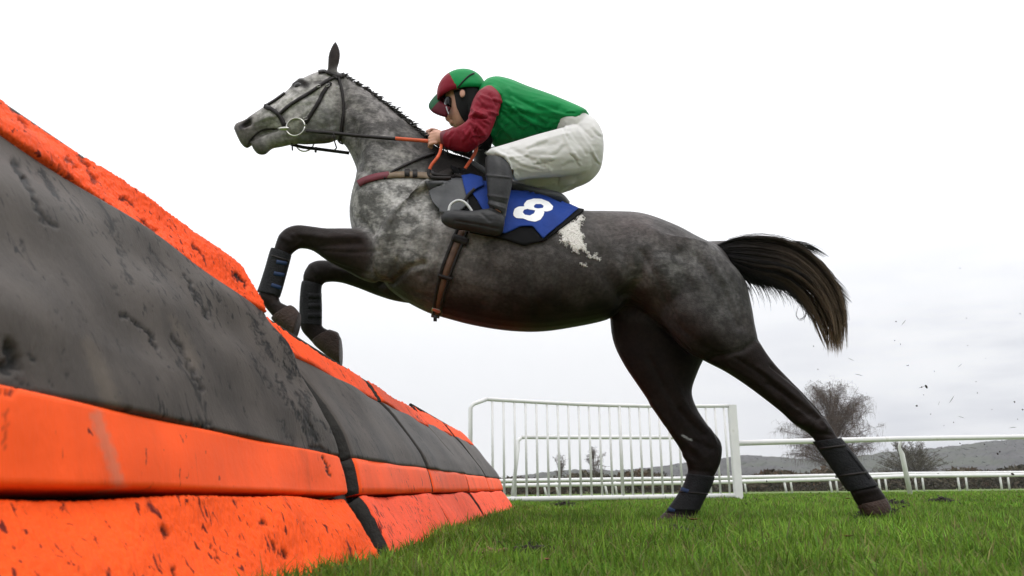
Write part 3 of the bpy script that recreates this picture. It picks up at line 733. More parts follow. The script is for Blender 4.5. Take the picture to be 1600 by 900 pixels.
S += [([(440, 370), (452, 376)], 4, .006), ([(431, 392), (446, 402)], 3, -.006), ([(565, 374), (520, 371), (480, 366)], 6, .006), ([(470, 378), (455, 390)], 3, .004), ([(458, 362), (470, 372)], 3, -.004), ([(486, 416), (496, 428)], 4, .006), ([(476, 438), (498, 444)], 3, -.005), ([(600, 452), (560, 432), (520, 420)], 4, .005),
 ([(1205, 572), (1250, 606), (1286, 648)], 3, -.009), ([(1250, 640), (1268, 660)], 4, .006), ([(1284, 658), (1292, 668)], 3, .006), ([(1272, 676), (1300, 680)], 3, -.005), ([(1338, 772), (1372, 764)], 5, .005), ([(1085, 690), (1112, 702)], 4, -.007), ([(1070, 712), (1082, 720)], 5, .006), ([(1112, 668), (1120, 690)], 3, .006), ([(1095, 640), (1112, 668), (1122, 690)], 2.5, -.006), ([(1078, 735), (1108, 738)], 4, -.004),
 ([(1000, 392), (1030, 440), (1050, 490)], 5, -.006), ([(1020, 400), (1060, 410), (1090, 440)], 8, .006), ([(1130, 410), (1155, 460)], 4, -.005), ([(700, 350), (690, 400), (676, 440)], 3, -.003), ([(850, 380), (900, 400), (950, 440)], 8, -.004), ([(425, 176), (445, 166), (462, 152)], 2.2, -.004), ([(398, 192), (415, 184), (430, 182)], 3, .004), ([(396, 205), (415, 200), (432, 192)], 2.5, -.003), ([(470, 160), (490, 158), (505, 150)], 4, .004), ([(480, 205), (500, 210), (518, 204)], 5, .004), ([(440, 215), (460, 213), (480, 210)], 3, -.004), ([(468, 145), (460, 152), (450, 156)], 2.2, .004), ([(1118, 398), (1140, 440), (1160, 490), (1165, 515)], 4, -.007), ([(1075, 392), (1110, 430), (1128, 480)], 7, -.006), ([(1050, 500), (1090, 535), (1125, 560)], 6, -.006), ([(1150, 560), (1190, 585), (1225, 615), (1262, 650)], 3.5, -.006), ([(1185, 575), (1225, 605), (1265, 640)], 4, .005), ([(1230, 625), (1275, 655)], 2.5, -.004), ([(1015, 560), (1040, 610), (1075, 660), (1098, 690)], 5, -.006), ([(1050, 590), (1075, 640), (1105, 672)], 5, .005), ([(970, 545), (1000, 600), (1040, 660)], 5, .004),
 ([(590, 392), (550, 395), (505, 392)], 3.5, -.004), ([(595, 372), (545, 370), (500, 372)], 4, .004), ([(600, 435), (560, 425), (520, 412)], 3, -.004), ([(560, 340), (575, 352), (582, 372)], 4, -.006), ([(560, 262), (590, 275), (640, 270)], 5, -.005), ([(700, 300), (680, 350), (668, 395)], 4, -.004), ([(655, 330), (630, 390), (612, 430)], 4, -.005),
 ([(575, 240), (600, 262), (640, 262)], 6, .005), ([(930, 345), (960, 370), (985, 420), (990, 455)], 10, -.005), ([(1000, 350), (1040, 372), (1085, 400)], 7, .004), ([(640, 455), (700, 470), (760, 478)], 5, -.004), ([(760, 380), (775, 430), (770, 470)], 4, -.003), ([(910, 400), (905, 470)], 5, -.003), ([(820, 400), (828, 480)], 4, .002), ([(860, 400), (866, 480)], 4, .002), ([(610, 345), (640, 330), (665, 345)], 5, .004), ([(455, 150), (440, 158)], 3, .003), ([(445, 195), (470, 180), (490, 165)], 3, .004), ([(500, 150), (515, 170), (522, 195)], 5, -.004), ([(425, 185), (445, 172), (462, 160)], 2, .003)]
sculpt(body.data, S, lambda V, Nn: np.where(np.abs(Nn[:, 1]) > .25, 1, .3))
# coat colour of every place on the animal, belly shade painted in too
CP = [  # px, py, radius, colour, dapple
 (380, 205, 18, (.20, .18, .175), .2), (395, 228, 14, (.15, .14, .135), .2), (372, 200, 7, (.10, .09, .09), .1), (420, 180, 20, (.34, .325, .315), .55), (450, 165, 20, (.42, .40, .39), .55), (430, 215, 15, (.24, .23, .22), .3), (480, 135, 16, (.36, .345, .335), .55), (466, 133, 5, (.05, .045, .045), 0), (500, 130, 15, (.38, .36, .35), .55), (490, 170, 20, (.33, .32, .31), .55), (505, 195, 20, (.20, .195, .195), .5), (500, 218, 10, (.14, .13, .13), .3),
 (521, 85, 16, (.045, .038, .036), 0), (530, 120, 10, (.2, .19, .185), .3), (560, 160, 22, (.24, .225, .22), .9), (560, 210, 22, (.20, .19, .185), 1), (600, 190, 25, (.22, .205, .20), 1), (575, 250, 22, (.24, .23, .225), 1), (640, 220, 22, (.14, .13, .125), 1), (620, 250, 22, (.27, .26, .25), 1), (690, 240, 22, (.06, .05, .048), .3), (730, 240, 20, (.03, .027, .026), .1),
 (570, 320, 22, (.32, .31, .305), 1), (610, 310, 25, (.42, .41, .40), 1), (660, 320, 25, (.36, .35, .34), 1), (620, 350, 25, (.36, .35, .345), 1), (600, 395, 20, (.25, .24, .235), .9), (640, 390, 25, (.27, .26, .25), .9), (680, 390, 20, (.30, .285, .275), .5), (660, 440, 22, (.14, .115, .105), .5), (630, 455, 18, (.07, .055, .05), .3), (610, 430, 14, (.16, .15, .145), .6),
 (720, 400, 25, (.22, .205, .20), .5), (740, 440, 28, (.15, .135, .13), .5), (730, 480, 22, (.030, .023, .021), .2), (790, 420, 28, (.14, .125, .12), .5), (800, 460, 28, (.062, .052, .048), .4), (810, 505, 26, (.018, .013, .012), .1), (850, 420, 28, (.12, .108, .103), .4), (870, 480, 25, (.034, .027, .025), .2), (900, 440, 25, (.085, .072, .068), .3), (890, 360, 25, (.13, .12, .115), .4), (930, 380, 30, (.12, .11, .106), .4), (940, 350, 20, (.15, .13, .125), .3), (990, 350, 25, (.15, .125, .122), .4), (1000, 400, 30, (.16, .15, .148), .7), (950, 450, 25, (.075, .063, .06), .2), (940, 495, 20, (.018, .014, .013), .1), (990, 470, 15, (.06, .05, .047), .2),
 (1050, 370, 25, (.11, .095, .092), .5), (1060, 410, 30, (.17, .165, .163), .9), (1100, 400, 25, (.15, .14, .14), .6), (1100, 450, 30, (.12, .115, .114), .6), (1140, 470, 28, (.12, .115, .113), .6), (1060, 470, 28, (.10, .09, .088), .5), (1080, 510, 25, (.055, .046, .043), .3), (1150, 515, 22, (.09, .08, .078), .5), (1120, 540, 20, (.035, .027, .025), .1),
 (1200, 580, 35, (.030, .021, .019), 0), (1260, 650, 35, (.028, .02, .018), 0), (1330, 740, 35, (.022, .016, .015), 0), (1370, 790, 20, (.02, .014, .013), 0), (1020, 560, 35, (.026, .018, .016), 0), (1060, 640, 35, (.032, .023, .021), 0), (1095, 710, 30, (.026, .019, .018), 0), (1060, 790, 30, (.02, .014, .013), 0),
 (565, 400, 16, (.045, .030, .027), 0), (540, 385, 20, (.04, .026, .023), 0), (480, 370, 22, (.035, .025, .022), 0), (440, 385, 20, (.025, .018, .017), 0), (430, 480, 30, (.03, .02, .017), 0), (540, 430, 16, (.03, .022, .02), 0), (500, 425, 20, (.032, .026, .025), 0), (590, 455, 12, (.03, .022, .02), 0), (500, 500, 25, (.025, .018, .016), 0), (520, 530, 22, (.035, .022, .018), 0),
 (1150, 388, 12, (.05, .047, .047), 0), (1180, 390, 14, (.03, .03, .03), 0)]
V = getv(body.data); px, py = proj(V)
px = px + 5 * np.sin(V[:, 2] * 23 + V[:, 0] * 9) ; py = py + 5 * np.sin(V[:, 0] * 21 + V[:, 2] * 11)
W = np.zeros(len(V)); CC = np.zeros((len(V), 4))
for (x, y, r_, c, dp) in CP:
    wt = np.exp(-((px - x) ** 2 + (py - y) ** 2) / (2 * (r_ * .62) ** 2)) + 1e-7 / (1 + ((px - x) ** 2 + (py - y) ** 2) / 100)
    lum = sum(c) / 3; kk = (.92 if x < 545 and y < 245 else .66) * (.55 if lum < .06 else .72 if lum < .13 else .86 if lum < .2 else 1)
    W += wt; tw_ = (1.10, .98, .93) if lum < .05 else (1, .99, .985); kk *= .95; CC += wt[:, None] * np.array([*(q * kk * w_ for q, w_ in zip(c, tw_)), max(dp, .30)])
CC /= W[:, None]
for pts_, wd_, c_ in (([(382, 194), (388, 191)], 5, (.012, .010, .010)), ([(459, 135), (467, 133), (475, 136)], 7, (.018, .015, .014)), ([(392, 219), (410, 209), (431, 203)], 1.8, (.02, .016, .016)), ([(390, 233), (386, 229)], 4, (.09, .085, .08)), ([(488, 128), (496, 124)], 3, (.13, .12, .12)),
    ([(1062, 682), (1068, 683.5)], 1.8, (.30, .30, .30)), ([(1070, 685), (1076, 686)], 1.6, (.26, .26, .26)), ([(470, 222), (500, 222), (520, 219)], 3, (.09, .08, .075))):
    wv = np.exp(-(seg_dist(px, py, pts_) / wd_) ** 4)[:, None]
    CC[:, :3] = CC[:, :3] * (1 - wv) + np.array(c_) * wv
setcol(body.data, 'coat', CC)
BV = BVHTree.FromPolygons([Vector(v) for v in getv(body.data)], [tuple(p.vertices) for p in body.data.polygons])
def hit(px, py, bvh=None, Y=None):
    """nearest point of a surface that the photo shows at that pixel"""
    d = Vector(ray(px, py)).normalized()
    h = (bvh or BV).ray_cast(Vector(CO), d, 20)
    if h[0] is None:
        q = P(px, py, Y if Y else HY - .05); return q, Vector((0, -1, 0)), False
    n = h[1] if h[1].dot(d) < 0 else -h[1]
    return h[0], n, True
def mirror_y(v): return Vector((v.x, 2 * HY - v.y, v.z))
def catmull(pts, sub):
    K = np.array(pts, float); out = []
    n = len(K)
    for i in range(n - 1):
        p0, p1, p2, p3 = K[max(i - 1, 0)], K[i], K[i + 1], K[min(i + 2, n - 1)]
        for j in range(sub):
            t = j / sub
            out.append(.5 * (2 * p1 + (p2 - p0) * t + (2 * p0 - 5 * p1 + 4 * p2 - p3) * t * t + (3 * p1 - p0 - 3 * p2 + p3) * t ** 3))
    out.append(K[-1]); return out
def strap(name, pts, wpx, mat, parent, off=.004, th=.005, mirror=False, sub=6, bvh=None, free=None, label=None):
    """flat strap lying on the body along photo pixels (or hanging free at depth `free`)"""
    C_ = catmull(pts, sub)
    mb_ = MB()
    L = []; Rr = []; NN = []
    prevY = None
    for i, c in enumerate(C_):
        a = C_[max(i - 1, 0)]; b = C_[min(i + 1, len(C_) - 1)]
        t = np.array([b[0] - a[0], b[1] - a[1]]); t /= np.linalg.norm(t) + 1e-9
        nn = np.array([-t[1], t[0]]) * wpx / 2
        if free is not None:
            Y = free if not isinstance(free, (list, tuple)) else np.interp(i / (len(C_) - 1), np.linspace(0, 1, len(free)), free)
            L.append(P(c[0] + nn[0], c[1] + nn[1], Y)); Rr.append(P(c[0] - nn[0], c[1] - nn[1], Y)); NN.append(Vector((0, -1, 0)))
        else:
            q0, n0, ok0 = hit(c[0], c[1], bvh, prevY)
            if ok0: prevY = q0.y
            q1, n1, ok1 = hit(c[0] + nn[0], c[1] + nn[1], bvh, q0.y); q2, n2, ok2 = hit(c[0] - nn[0], c[1] - nn[1], bvh, q0.y)
            if ok1 and abs(q1.y - q0.y) > .06: q1 = P(c[0] + nn[0], c[1] + nn[1], q0.y)
            if ok2 and abs(q2.y - q0.y) > .06: q2 = P(c[0] - nn[0], c[1] - nn[1], q0.y)
            n0 = (n0 + Vector((0, -.3, 0))).normalized()
            L.append(q1); Rr.append(q2); NN.append(n0)
    def mk(mir):
        nonlocal mb_
        V = []; Fc = []
        for l, r_, n in zip(L, Rr, NN):
            q = [l + n * off, r_ + n * off, r_ + n * (off + th), l + n * (off + th), (l + r_) / 2 + n * (off + th * 1.5)]
            V += [mirror_y(p) for p in q] if mir else q
        m_ = len(L)
        for i in range(m_ - 1):
            a, b = i * 5, i * 5 + 5
            for (u, v) in ((0, 1), (1, 2), (2, 4), (4, 3), (3, 0)):
                Fc.append((a + u, a + v, b + v, b + u))
        Fc.append((0, 1, 2, 4, 3)); Fc.append(tuple((m_ - 1) * 5 + k for k in (0, 1, 2, 4, 3)))
        mb_.add(V, Fc)
    if mirror:
        mk(True); o2 = mb_.build(name, mat, parent); fix_normals(o2.data); mb_ = MB()
    mk(False)
    o = mb_.build(name, mat, parent)
    fix_normals(o.data)
    if label: o['label'] = label
    return o
# hooves
def hoofpart(rings):
    m = MB(); m.loft(rings, 4, 20); m.build('hoof', M['hoof'], horse); fix_normals(bpy.data.objects[-1].data) if False else None
hoofpart([(424, 498, 455, 477, .038, NF), (428, 503, 460, 480, .043, NF), (443, 516, 464, 484, .047, NF), (458, 529, 468, 489, .052, NF), (460, 529.5, 469, 490, .052, NF)])
hoofpart([(487, 533, 516, 515, .037, FF), (493, 541, 525, 518, .043, FF), (512, 557, 529, 521, .047, FF), (531, 572, 531, 526, .052, FF), (533, 572, 532, 527, .052, FF)])
hoofpart([(1340, 788, 1384, 778, .040, NH), (1342, 794, 1387, 783, .047, NH), (1347, 803, 1391, 793, .052, NH), (1350, 806, 1392, 798, .052, NH)])
hoofpart([(1038, 801, 1088, 807, .042, FH), (1030, 809, 1085, 816, .049, FH), (1020, 821, 1081, 828, .056, FH), (1017, 825, 1080, 833, .057, FH)])
# eye
e0, en, _ = hit(466, 133)
for q in (e0 - en * .006, mirror_y(e0 - en * .006)):
    m = MB(); m.ell(q, (.024, .013, .019), n=12); m.build('eye', M['eye'], horse)
# plaited mane
m = MB()
crest = catmull([(537, 117), (560, 133), (580, 146), (599, 160.5), (616, 174), (636, 190), (655, 206), (672, 220)], 6)
for i, c in enumerate(crest):
    for k in range(9):
        q = P(c[0] + rng.normal(0, 2.5), c[1] + 1.5 + rng.normal(.3, .6), HY + rng.normal(0, .012))
        d = Vector((rng.normal(.014, .006), rng.normal(-.012, .012), rng.normal(.001, .004)))
        m.tube([q, q + d * .6, q + d + Vector((.008, 0, -.004))], [.005, .004, .0012], 5)
for k in range(150):                                  # loose tuft at the withers
    t = rng.random(); q = P(672 + 66 * t, 222 + 26 * t, HY - .03 + rng.normal(0, .03))
    d = Vector((rng.normal(.02, .02), rng.normal(-.04, .03), rng.normal(.01, .018)))
    m.tube([q, q + d * .6 + Vector((0, 0, .008)), q + d * 1.2 + Vector((.01, 0, -.015))], [.006, .005, .001], 4)
m.build('mane', M['mane'], horse)
# tail hair
def hairs():
    V = []; Fc = []; T = []
    def strand(pts, rad, c0, c1):
        n = len(pts); pts = np.array(pts)
        tg = np.gradient(pts, axis=0); tg /= np.linalg.norm(tg, axis=1)[:, None] + 1e-9
        s = np.cross(tg, (0, 1, 0)); s /= np.linalg.norm(s, axis=1)[:, None] + 1e-9; u = np.cross(tg, s)
        b = len(V)
        for i in range(n):
            r_ = rad * (1 - .85 * (i / (n - 1)) ** 2)
            for k in range(3):
                a = 2.0944 * k; V.append(pts[i] + (s[i] * math.cos(a) + u[i] * math.sin(a)) * r_)
                f_ = (i / (n - 1)) ** 1.5; T.append(np.array(c0) * (1 - f_) + np.array(c1) * f_)
        for i in range(n - 1):
            for k in range(3):
                Fc.append((b + i * 3 + k, b + i * 3 + (k + 1) % 3, b + i * 3 + 3 + (k + 1) % 3, b + i * 3 + 3 + k))
    top = catmull([(1115, 388), (1150, 376), (1195, 373), (1240, 383), (1278, 410), (1305, 445), (1321, 490), (1322, 548)], 4)
    bot = catmull([(1125, 404), (1150, 424), (1180, 438), (1212, 440), (1243, 452), (1272, 482), (1289, 515), (1300, 548)], 4)
    top, bot = np.array(top), np.array(bot)
    n = len(top)
    def along_(a, f_): return np.array([np.interp(f_, range(n), a[:, c]) for c in (0, 1)])
    for lk in range(150):
        v = (lk + rng.random()) / 150; e = .60 + .40 * rng.random() ** .6
        if v > .62 and rng.random() < .65: e = rng.uniform(.40, .72)
        if v < .06: e = rng.uniform(.45, 1.)
        dv = rng.normal(0, .07) + (.34 * rng.random() if v > .7 else 0) - (.10 * rng.random() if v < .08 else 0)
        yo = rng.normal(0, .04); wv = rng.normal(0, 2.0); g = rng.uniform(.45, 1.5); ph = rng.random() * 6
        for k in range(22):
            j0 = rng.uniform(0, 4); ee = e * (1 - .12 * rng.random() ** 2)
            idx = np.linspace(j0, ee * (n - 1), 12); sv = rng.normal(0, .055); pts = []
            for i, f_ in enumerate(idx):
                u = i / 11
                a, b = along_(top, f_), along_(bot, f_)
                vv = v + sv * (1 - .5 * u) + dv * u * u
                q = a + (b - a) * vv + wv * u * np.array([math.sin(u * 4 + ph), math.cos(u * 3.3 + ph)])
                pts.append(P(q[0] + rng.normal(0, .25), q[1] + rng.normal(0, .25), HY + yo * (.4 + u) + sv * .4))
            fx = e * (n - 1) / n
            tip = np.array((.12, .085, .055)) if fx > .66 else np.array((.03, .028, .027))
            strand(pts, rng.uniform(.0010, .0021), np.array((.017, .016, .017)) * g, tip * g)
    for k in range(260):                              # wisps hanging below and trailing off
        x0 = rng.uniform(1125, 1270); i0 = int(np.argmin(abs(bot[:, 0] - x0))); q = bot[i0] + rng.normal(0, 3, 2)
        ln = rng.uniform(15, 46); ang = rng.uniform(.2, 1.0)
        pts = [P(q[0] - 16 + 16 * t + ln * math.cos(ang + t * .5) * t, q[1] - 10 + 10 * t + ln * math.sin(ang + t * .5) * t, HY + rng.normal(0, .02) * 0 + .03 * math.sin(k)) for t in np.linspace(0, 1, 7)]
        strand(pts, rng.uniform(.0010, .0022), (.022, .022, .024), (.03, .028, .027))
    for k in range(5):                                # the curl
        o_ = rng.normal(0, 1.0, 2)
        pts = [P(x + o_[0], y + o_[1], HY - .03) for x, y in catmull([(1215, 430), (1235, 445), (1250, 462), (1259, 478), (1258, 493), (1250, 499), (1244, 492), (1247, 478)], 3)]
        strand(pts, .0016, (.02, .02, .02), (.025, .025, .025))
    for k in range(60):
        o_ = rng.normal(0, 2.5, 2); l = rng.uniform(.5, 1)
        pts = [P(1240 + 55 * t * l + o_[0], 382 + 18 * t * t * l + o_[1], HY + .02) for t in np.linspace(0, 1, 6)]
        strand(pts, .0014, (.02, .02, .02), (.03, .03, .03))
        pts = [P(1300 + 30 * t * l + o_[0], 440 + 30 * t * l + o_[1] * 2, HY) for t in np.linspace(0, 1, 5)]
        strand(pts, .0014, (.03, .025, .02), (.04, .03, .025))
    for k in range(300):                              # pale straw-coloured tip
        v = rng.beta(1.4, 1.4); f0 = rng.uniform(.62, .80); f1 = rng.uniform(.90, 1.0); ex = rng.uniform(0, 16) * rng.random(); sw = rng.normal(0, 4)
        pts = []
        for t in np.linspace(0, 1, 7):
            f_ = (f0 + (f1 - f0) * t) * (n - 1); a, b = along_(top, f_), along_(bot, f_)
            q = a + (b - a) * v; pts.append(P(q[0] + sw * t * t - 5 * t * t, q[1] + ex * t * t, HY + .03 * math.sin(k * 2.1)))
        g = rng.uniform(.5, 1.3)
        strand(pts, .0016, np.array((.06, .045, .034)) * g, np.array((.27, .175, .10)) * g)
    o = obj('tail', V, Fc, M['hair'], horse)
    setcol(o.data, 'tint', T)
hairs()

# ------------------------------------------------------------------ leg boots on the horse
def leg_boot(label, rings, straps, pads=()):
    c = P((rings[0][0] + rings[0][2]) / 2, (rings[0][1] + rings[0][3]) / 2, rings[0][5])
    t = thing('tendon_boot', label, 'leg boot', c, 'boots on the legs of the horse')
    m = MB(); m.loft(rings, 5, 24); o = m.build('shell', M['boot'], t); fix_normals(o.data)
    bv = BVHTree.FromPolygons([v.co.copy() for v in o.data.vertices], [tuple(p.vertices) for p in o.data.polygons])
    for s in straps:
        strap('strap', s[0], s[1], M[s[2]], t, .0005, .0018, bvh=bv)
leg_boot('black boot with blue straps on the raised near foreleg, upper of the two', [(424, 388, 455, 399, .043, NF), (421, 396, 453, 407, .045, NF), (414, 420, 447, 430, .041, NF), (406, 445, 441, 452, .041, NF), (402, 456, 437, 464, .043, NF)],
 [([(432, 409), (448, 412)], 6, 'boot_strap'), ([(428, 427), (444, 430)], 6, 'boot_strap'), ([(424, 445), (439, 450)], 6, 'boot_strap'), ([(424, 399), (452, 408)], 3, 'leather')])
leg_boot('plain black boot on the lower far foreleg beside the hurdle top', [(472, 440, 503, 446, .040, FF), (470, 450, 502, 454, .043, FF), (468, 475, 503, 476, .040, FF), (468, 500, 503, 501, .041, FF), (468, 508, 503, 509, .042, FF)],
 [([(482, 462), (502, 463)], 9, 'boot'), ([(482, 478), (502, 478)], 9, 'boot'), ([(481, 493), (502, 493)], 9, 'boot')])
leg_boot('long black boot on the trailing near hind leg, farthest right', [(1270, 690, 1314, 684, .042, NH), (1276, 699, 1322, 694, .044, NH), (1293, 723, 1338, 714, .039, NH), (1312, 750, 1357, 740, .040, NH), (1325, 768, 1372, 758, .043, NH)],
 [([(1276, 702), (1321, 696)], 4, 'leather'), ([(1325, 702), (1345, 728), (1360, 748)], 5, 'boot'), ([(1305, 745), (1354, 738)], 4, 'leather')])
leg_boot('muddy dark boot on the far hind leg planted in the grass', [(1073, 740, 1117, 745, .045, FH), (1068, 756, 1112, 760, .042, FH), (1055, 778, 1101, 781, .040, FH), (1042, 796, 1093, 798, .042, FH)],
 [([(1064, 764), (1076, 768)], 6, 'boot_strap'), ([(1045, 795), (1054, 799)], 6, 'boot_strap'), ([(1062, 768), (1106, 772)], 3, 'leather')])

# ------------------------------------------------------------------ bridle
br = thing('bridle', 'black leather bridle with steel ring bit on the head of the grey horse', 'bridle', P(464, 203, 3.9))
strap('noseband', [(414, 167), (424, 171), (434, 178), (441, 187), (446, 198)], 6.5, M['leather'], br, .003, .006, True)
strap('cheek_strap', [(437, 179), (452, 166), (470, 154), (490, 142), (508, 129), (524, 121)], 5, M['leather'], br, .003, .005, True)
strap('cheek_strap', [(478, 193), (486, 180), (497, 162), (508, 142), (517, 130)], 6, M['leather'], br, .004, .005, True)
strap('throat_lash', [(528, 120), (532, 135), (535, 150), (537, 170), (536, 190), (534, 208), (531, 220)], 4, M['leather'], br, .004, .005, True)
strap('browband', [(498, 114), (508, 113), (517, 117), (527, 124)], 4.5, M['leather'], br, .004, .006, True)
strap('headpiece', [(514, 113), (524, 119), (532, 120), (538, 119)], 7, M['leather'], br, .004, .006, True)
strap('face_strap', [(416, 166), (430, 157.5), (446, 146)], 3, M['leather'], br, .003, .005, True)
def ringmesh(c, rx, rz, rad, tilt=0):
    m = MB(); n = 26
    pts = [c + Vector((rx * math.cos(2 * math.pi * k / n), -.005 * math.cos(2 * math.pi * k / n), rz * math.sin(2 * math.pi * k / n))) for k in range(n + 1)]
    return m.tube(pts, rad, 8)
b0, bn, _ = hit(464, 202)
for mir in (0, 1):
    c = b0 + Vector((0, -.028, 0)); c = mirror_y(c) if mir else c
    ringmesh(c, .048, .048, .0040).build('bit_ring', M['steel'], br)
m = MB(); q0 = P(434, 201, b0.y - .022); q1 = P(452, 200.5, b0.y - .03)
m.tube([q0, q0.lerp(q1, .3), q0.lerp(q1, .8), q1], [.003, .009, .010, .005], 10); m.build('bit_mouthpiece', M['steel'], br)
for x, y, wx in ((478, 187, 6), (499, 136, 5), (513, 135, 5), (529, 138, 4)):
    q, n, _ = hit(x, y); q = q + Vector((0, -.014, 0))
    m = MB(); a = wx * .0031 / 2
    m.tube([q + Vector((-a, 0, -a)), q + Vector((a, 0, -a * .6)), q + Vector((a, 0, a)), q + Vector((-a, 0, a * .6)), q + Vector((-a, 0, -a))], .0018, 6); m.build('buckle', M['steel'], br)
rn = thing('reins', 'black reins with orange rubber grips running from bit to the rider', 'reins', P(600, 215, 3.85))
strap('near_rein', [(479, 205), (495, 207), (520, 209), (560, 213), (620, 218)], 5, M['leather'], rn, free=[b0.y - .03, 3.86, 3.85, 3.85], th=.006)
strap('rein_grip', [(618, 217.5), (650, 220), (676, 222), (690, 222)], 5, M['rubber'], rn, free=[3.85, 3.84, 3.83], th=.008)
strap('rein_loop', [(690, 226), (688, 238), (683, 248), (675, 258), (671, 266)], 4.6, M['rubber'], rn, free=[3.82, 3.78, 3.76, 3.76, 3.76], th=.006)
strap('rein_loop', [(671, 265), (670, 273), (676, 278), (690, 279), (705, 279)], 5, M['leather'], rn, free=[3.76, 3.75, 3.74], th=.006)
strap('rein_loop', [(745, 225), (744, 236), (738, 248), (731, 258), (727, 264)], 4.6, M['rubber'], rn, free=[3.86, 3.84, 3.82], th=.006)
strap('far_rein', [(455, 226), (475, 231), (500, 234), (546, 240)], 4.5, M['leather'], rn, free=4.06, th=.006)
m = MB(); m.tube([P(521, 206, 3.83), P(523, 222, 3.85), P(526, 231, 3.88), P(523, 234, 3.9)], .0035, 6); m.build('martingale_ring', M['leather'], rn)
m = MB(); m.tube([P(494, 230, 4.04), P(493, 238, 4.04)], .006, 6); m.build('rein_stop', M['leather'], rn); m = MB(); m.tube([P(456, 222, 4.0), P(457, 235, 4.0)], .004, 6); m.build('rein_stop', M['leather'], rn)
# breast girth
bg_ = thing('breast_girth', 'maroon and tan breast girth across the chest of the horse', 'breast girth', P(640, 280, 3.75))
strap('maroon_band', [(561, 288), (572, 282), (590, 277), (608, 274)], 10, M['maroon'], bg_, .003, .006)
strap('tan_band', [(604, 275), (630, 274), (660, 275), (690, 277), (715, 280)], 9, M['tan'], bg_, .003, .006)
strap('dark_loop', [(632, 272), (640, 272)], 12, M['leather'], bg_, .006, .006)
strap('dark_loop', [(645, 273), (652, 273)], 12, M['leather'], bg_, .006, .006)
strap('neck_strap', [(600, 280), (615, 268), (635, 258), (655, 249), (680, 240)], 4, M['leather'], bg_, .004, .005)
strap('buckle_bar', [(672, 272), (690, 276), (712, 276), (728, 280)], 7, M['leather'], bg_, .012, .008)

# ------------------------------------------------------------------ saddle, pads, number cloth, girth
def resamp(pl, n):
    K = np.array(pl, float); d = np.concatenate([[0], np.cumsum(np.hypot(*np.diff(K, axis=0).T))]); t = np.linspace(0, d[-1], n)
    return np.stack([np.interp(t, d, K[:, 0]), np.interp(t, d, K[:, 1])], 1)
def drape(name, top, bot, mat, parent, off, th, nu=40, nv=20, mirror=True, bvh=None, wave=0., flare=0.):
    A, B = resamp(top, nu), resamp(bot, nu)
    V = []; Nn = []
    for j in range(nv):
        v = j / (nv - 1)
        prev = None
        for i in range(nu):
            c = A[i] * (1 - v) + B[i] * v
            q, n, ok = hit(c[0], c[1], bvh, prev.y if prev else None)
            if ok: prev = q
            n = (n + Vector((0, -.6, 0))).normalized()
            V.append(q + n * (off + wave * math.sin(i * .45 + j * .3) * v + flare * v * v)); Nn.append(n)
    # relax so the cloth bridges small hollows
    Vn = np.array(V).reshape(nv, nu, 3)
    for _ in range(4):
        W_ = Vn.copy(); W_[1:-1, 1:-1, 1] = (Vn[:-2, 1:-1, 1] + Vn[2:, 1:-1, 1] + Vn[1:-1, :-2, 1] + Vn[1:-1, 2:, 1]) / 4; Vn = W_
    V = [Vector(q) for q in Vn.reshape(-1, 3)]
    Fc = [(j * nu + i, j * nu + i + 1, (j + 1) * nu + i + 1, (j + 1) * nu + i) for j in range(nv - 1) for i in range(nu - 1)]
    if mirror:
        k = len(V); V += [mirror_y(q) for q in V]
        Fc += [tuple(q + k for q in f_[::-1]) for f_ in Fc]
        Fc += [(i, i + 1, k + i + 1, k + i)[::-1] for i in range(nu - 1)]
    o = obj(name, V, Fc, mat, parent)
    md = o.modifiers.new('thick', 'SOLIDIFY'); md.thickness = th; md.offset = 0
    return o
pad_ = thing('saddle_pad', 'black felt saddle pad under the number cloth edged with white sheepskin', 'saddle pad', P(830, 360, 3.75))
drape('felt', [(705, 262), (760, 282), (850, 318), (912, 331)], [(735, 365), (790, 376), (818, 385), (850, 378), (885, 352)], M['black_pad'], pad_, .012, .008)
m = MB()
wool = []
poly_ = np.array([(907, 336), (898, 347), (886, 352), (873, 354), (872, 362), (880, 366), (877, 375), (888, 377), (893, 384), (897, 391), (905, 386), (913, 391), (915, 384), (907, 376), (909, 366), (903, 360), (905, 349), (912, 340)], float)
def inside(x, y):
    c = False
    for a, b in zip(poly_, np.roll(poly_, -1, axis=0)):
        if (a[1] > y) != (b[1] > y) and x < (b[0] - a[0]) * (y - a[1]) / (b[1] - a[1]) + a[0]: c = not c
    return c
while len(wool) < 620:
    x, y = rng.uniform(870, 916), rng.uniform(334, 393)
    if inside(x + rng.normal(0, 1.2), y + rng.normal(0, 1.2)) and rng.random() < .55 + .45 * math.sin(x * .9 + 2 * math.sin(y * .5)): wool.append((x, y, .8))
for ln_, n_ in (([(905, 386), (916, 393), (922, 402), (938, 405)], 46), ([(897, 389), (903, 395)], 12), ([(908, 412), (915, 415)], 9), ([(880, 372), (884, 384)], 12), ([(928, 400), (931, 396)], 6)):
    for q_ in resamp(ln_, n_): wool.append((q_[0] + rng.normal(0, .9), q_[1] + rng.normal(0, .9), .5))
for x, y, sc_ in wool:
    for _ in range(5):
        q, n, ok = hit(x + rng.normal(0, 1.1), y + rng.normal(0, 1.1))
        if not ok: continue
        tdir = Vector((rng.normal(.35, .8), 0, rng.normal(-.8, .5))); tdir = (tdir - n * tdir.dot(n)).normalized()
        L = rng.uniform(.006, .016) * sc_; r_ = rng.uniform(.0012, .0024) * sc_
        h0 = rng.uniform(.001, .006)
        m.tube([q + n * h0, q + tdir * L * .5 + n * (h0 + .002), q + tdir * L + n * (h0 * .3)], [r_, r_ * .9, r_ * .3], 5)
m.build('sheepskin', M['wool'], pad_)
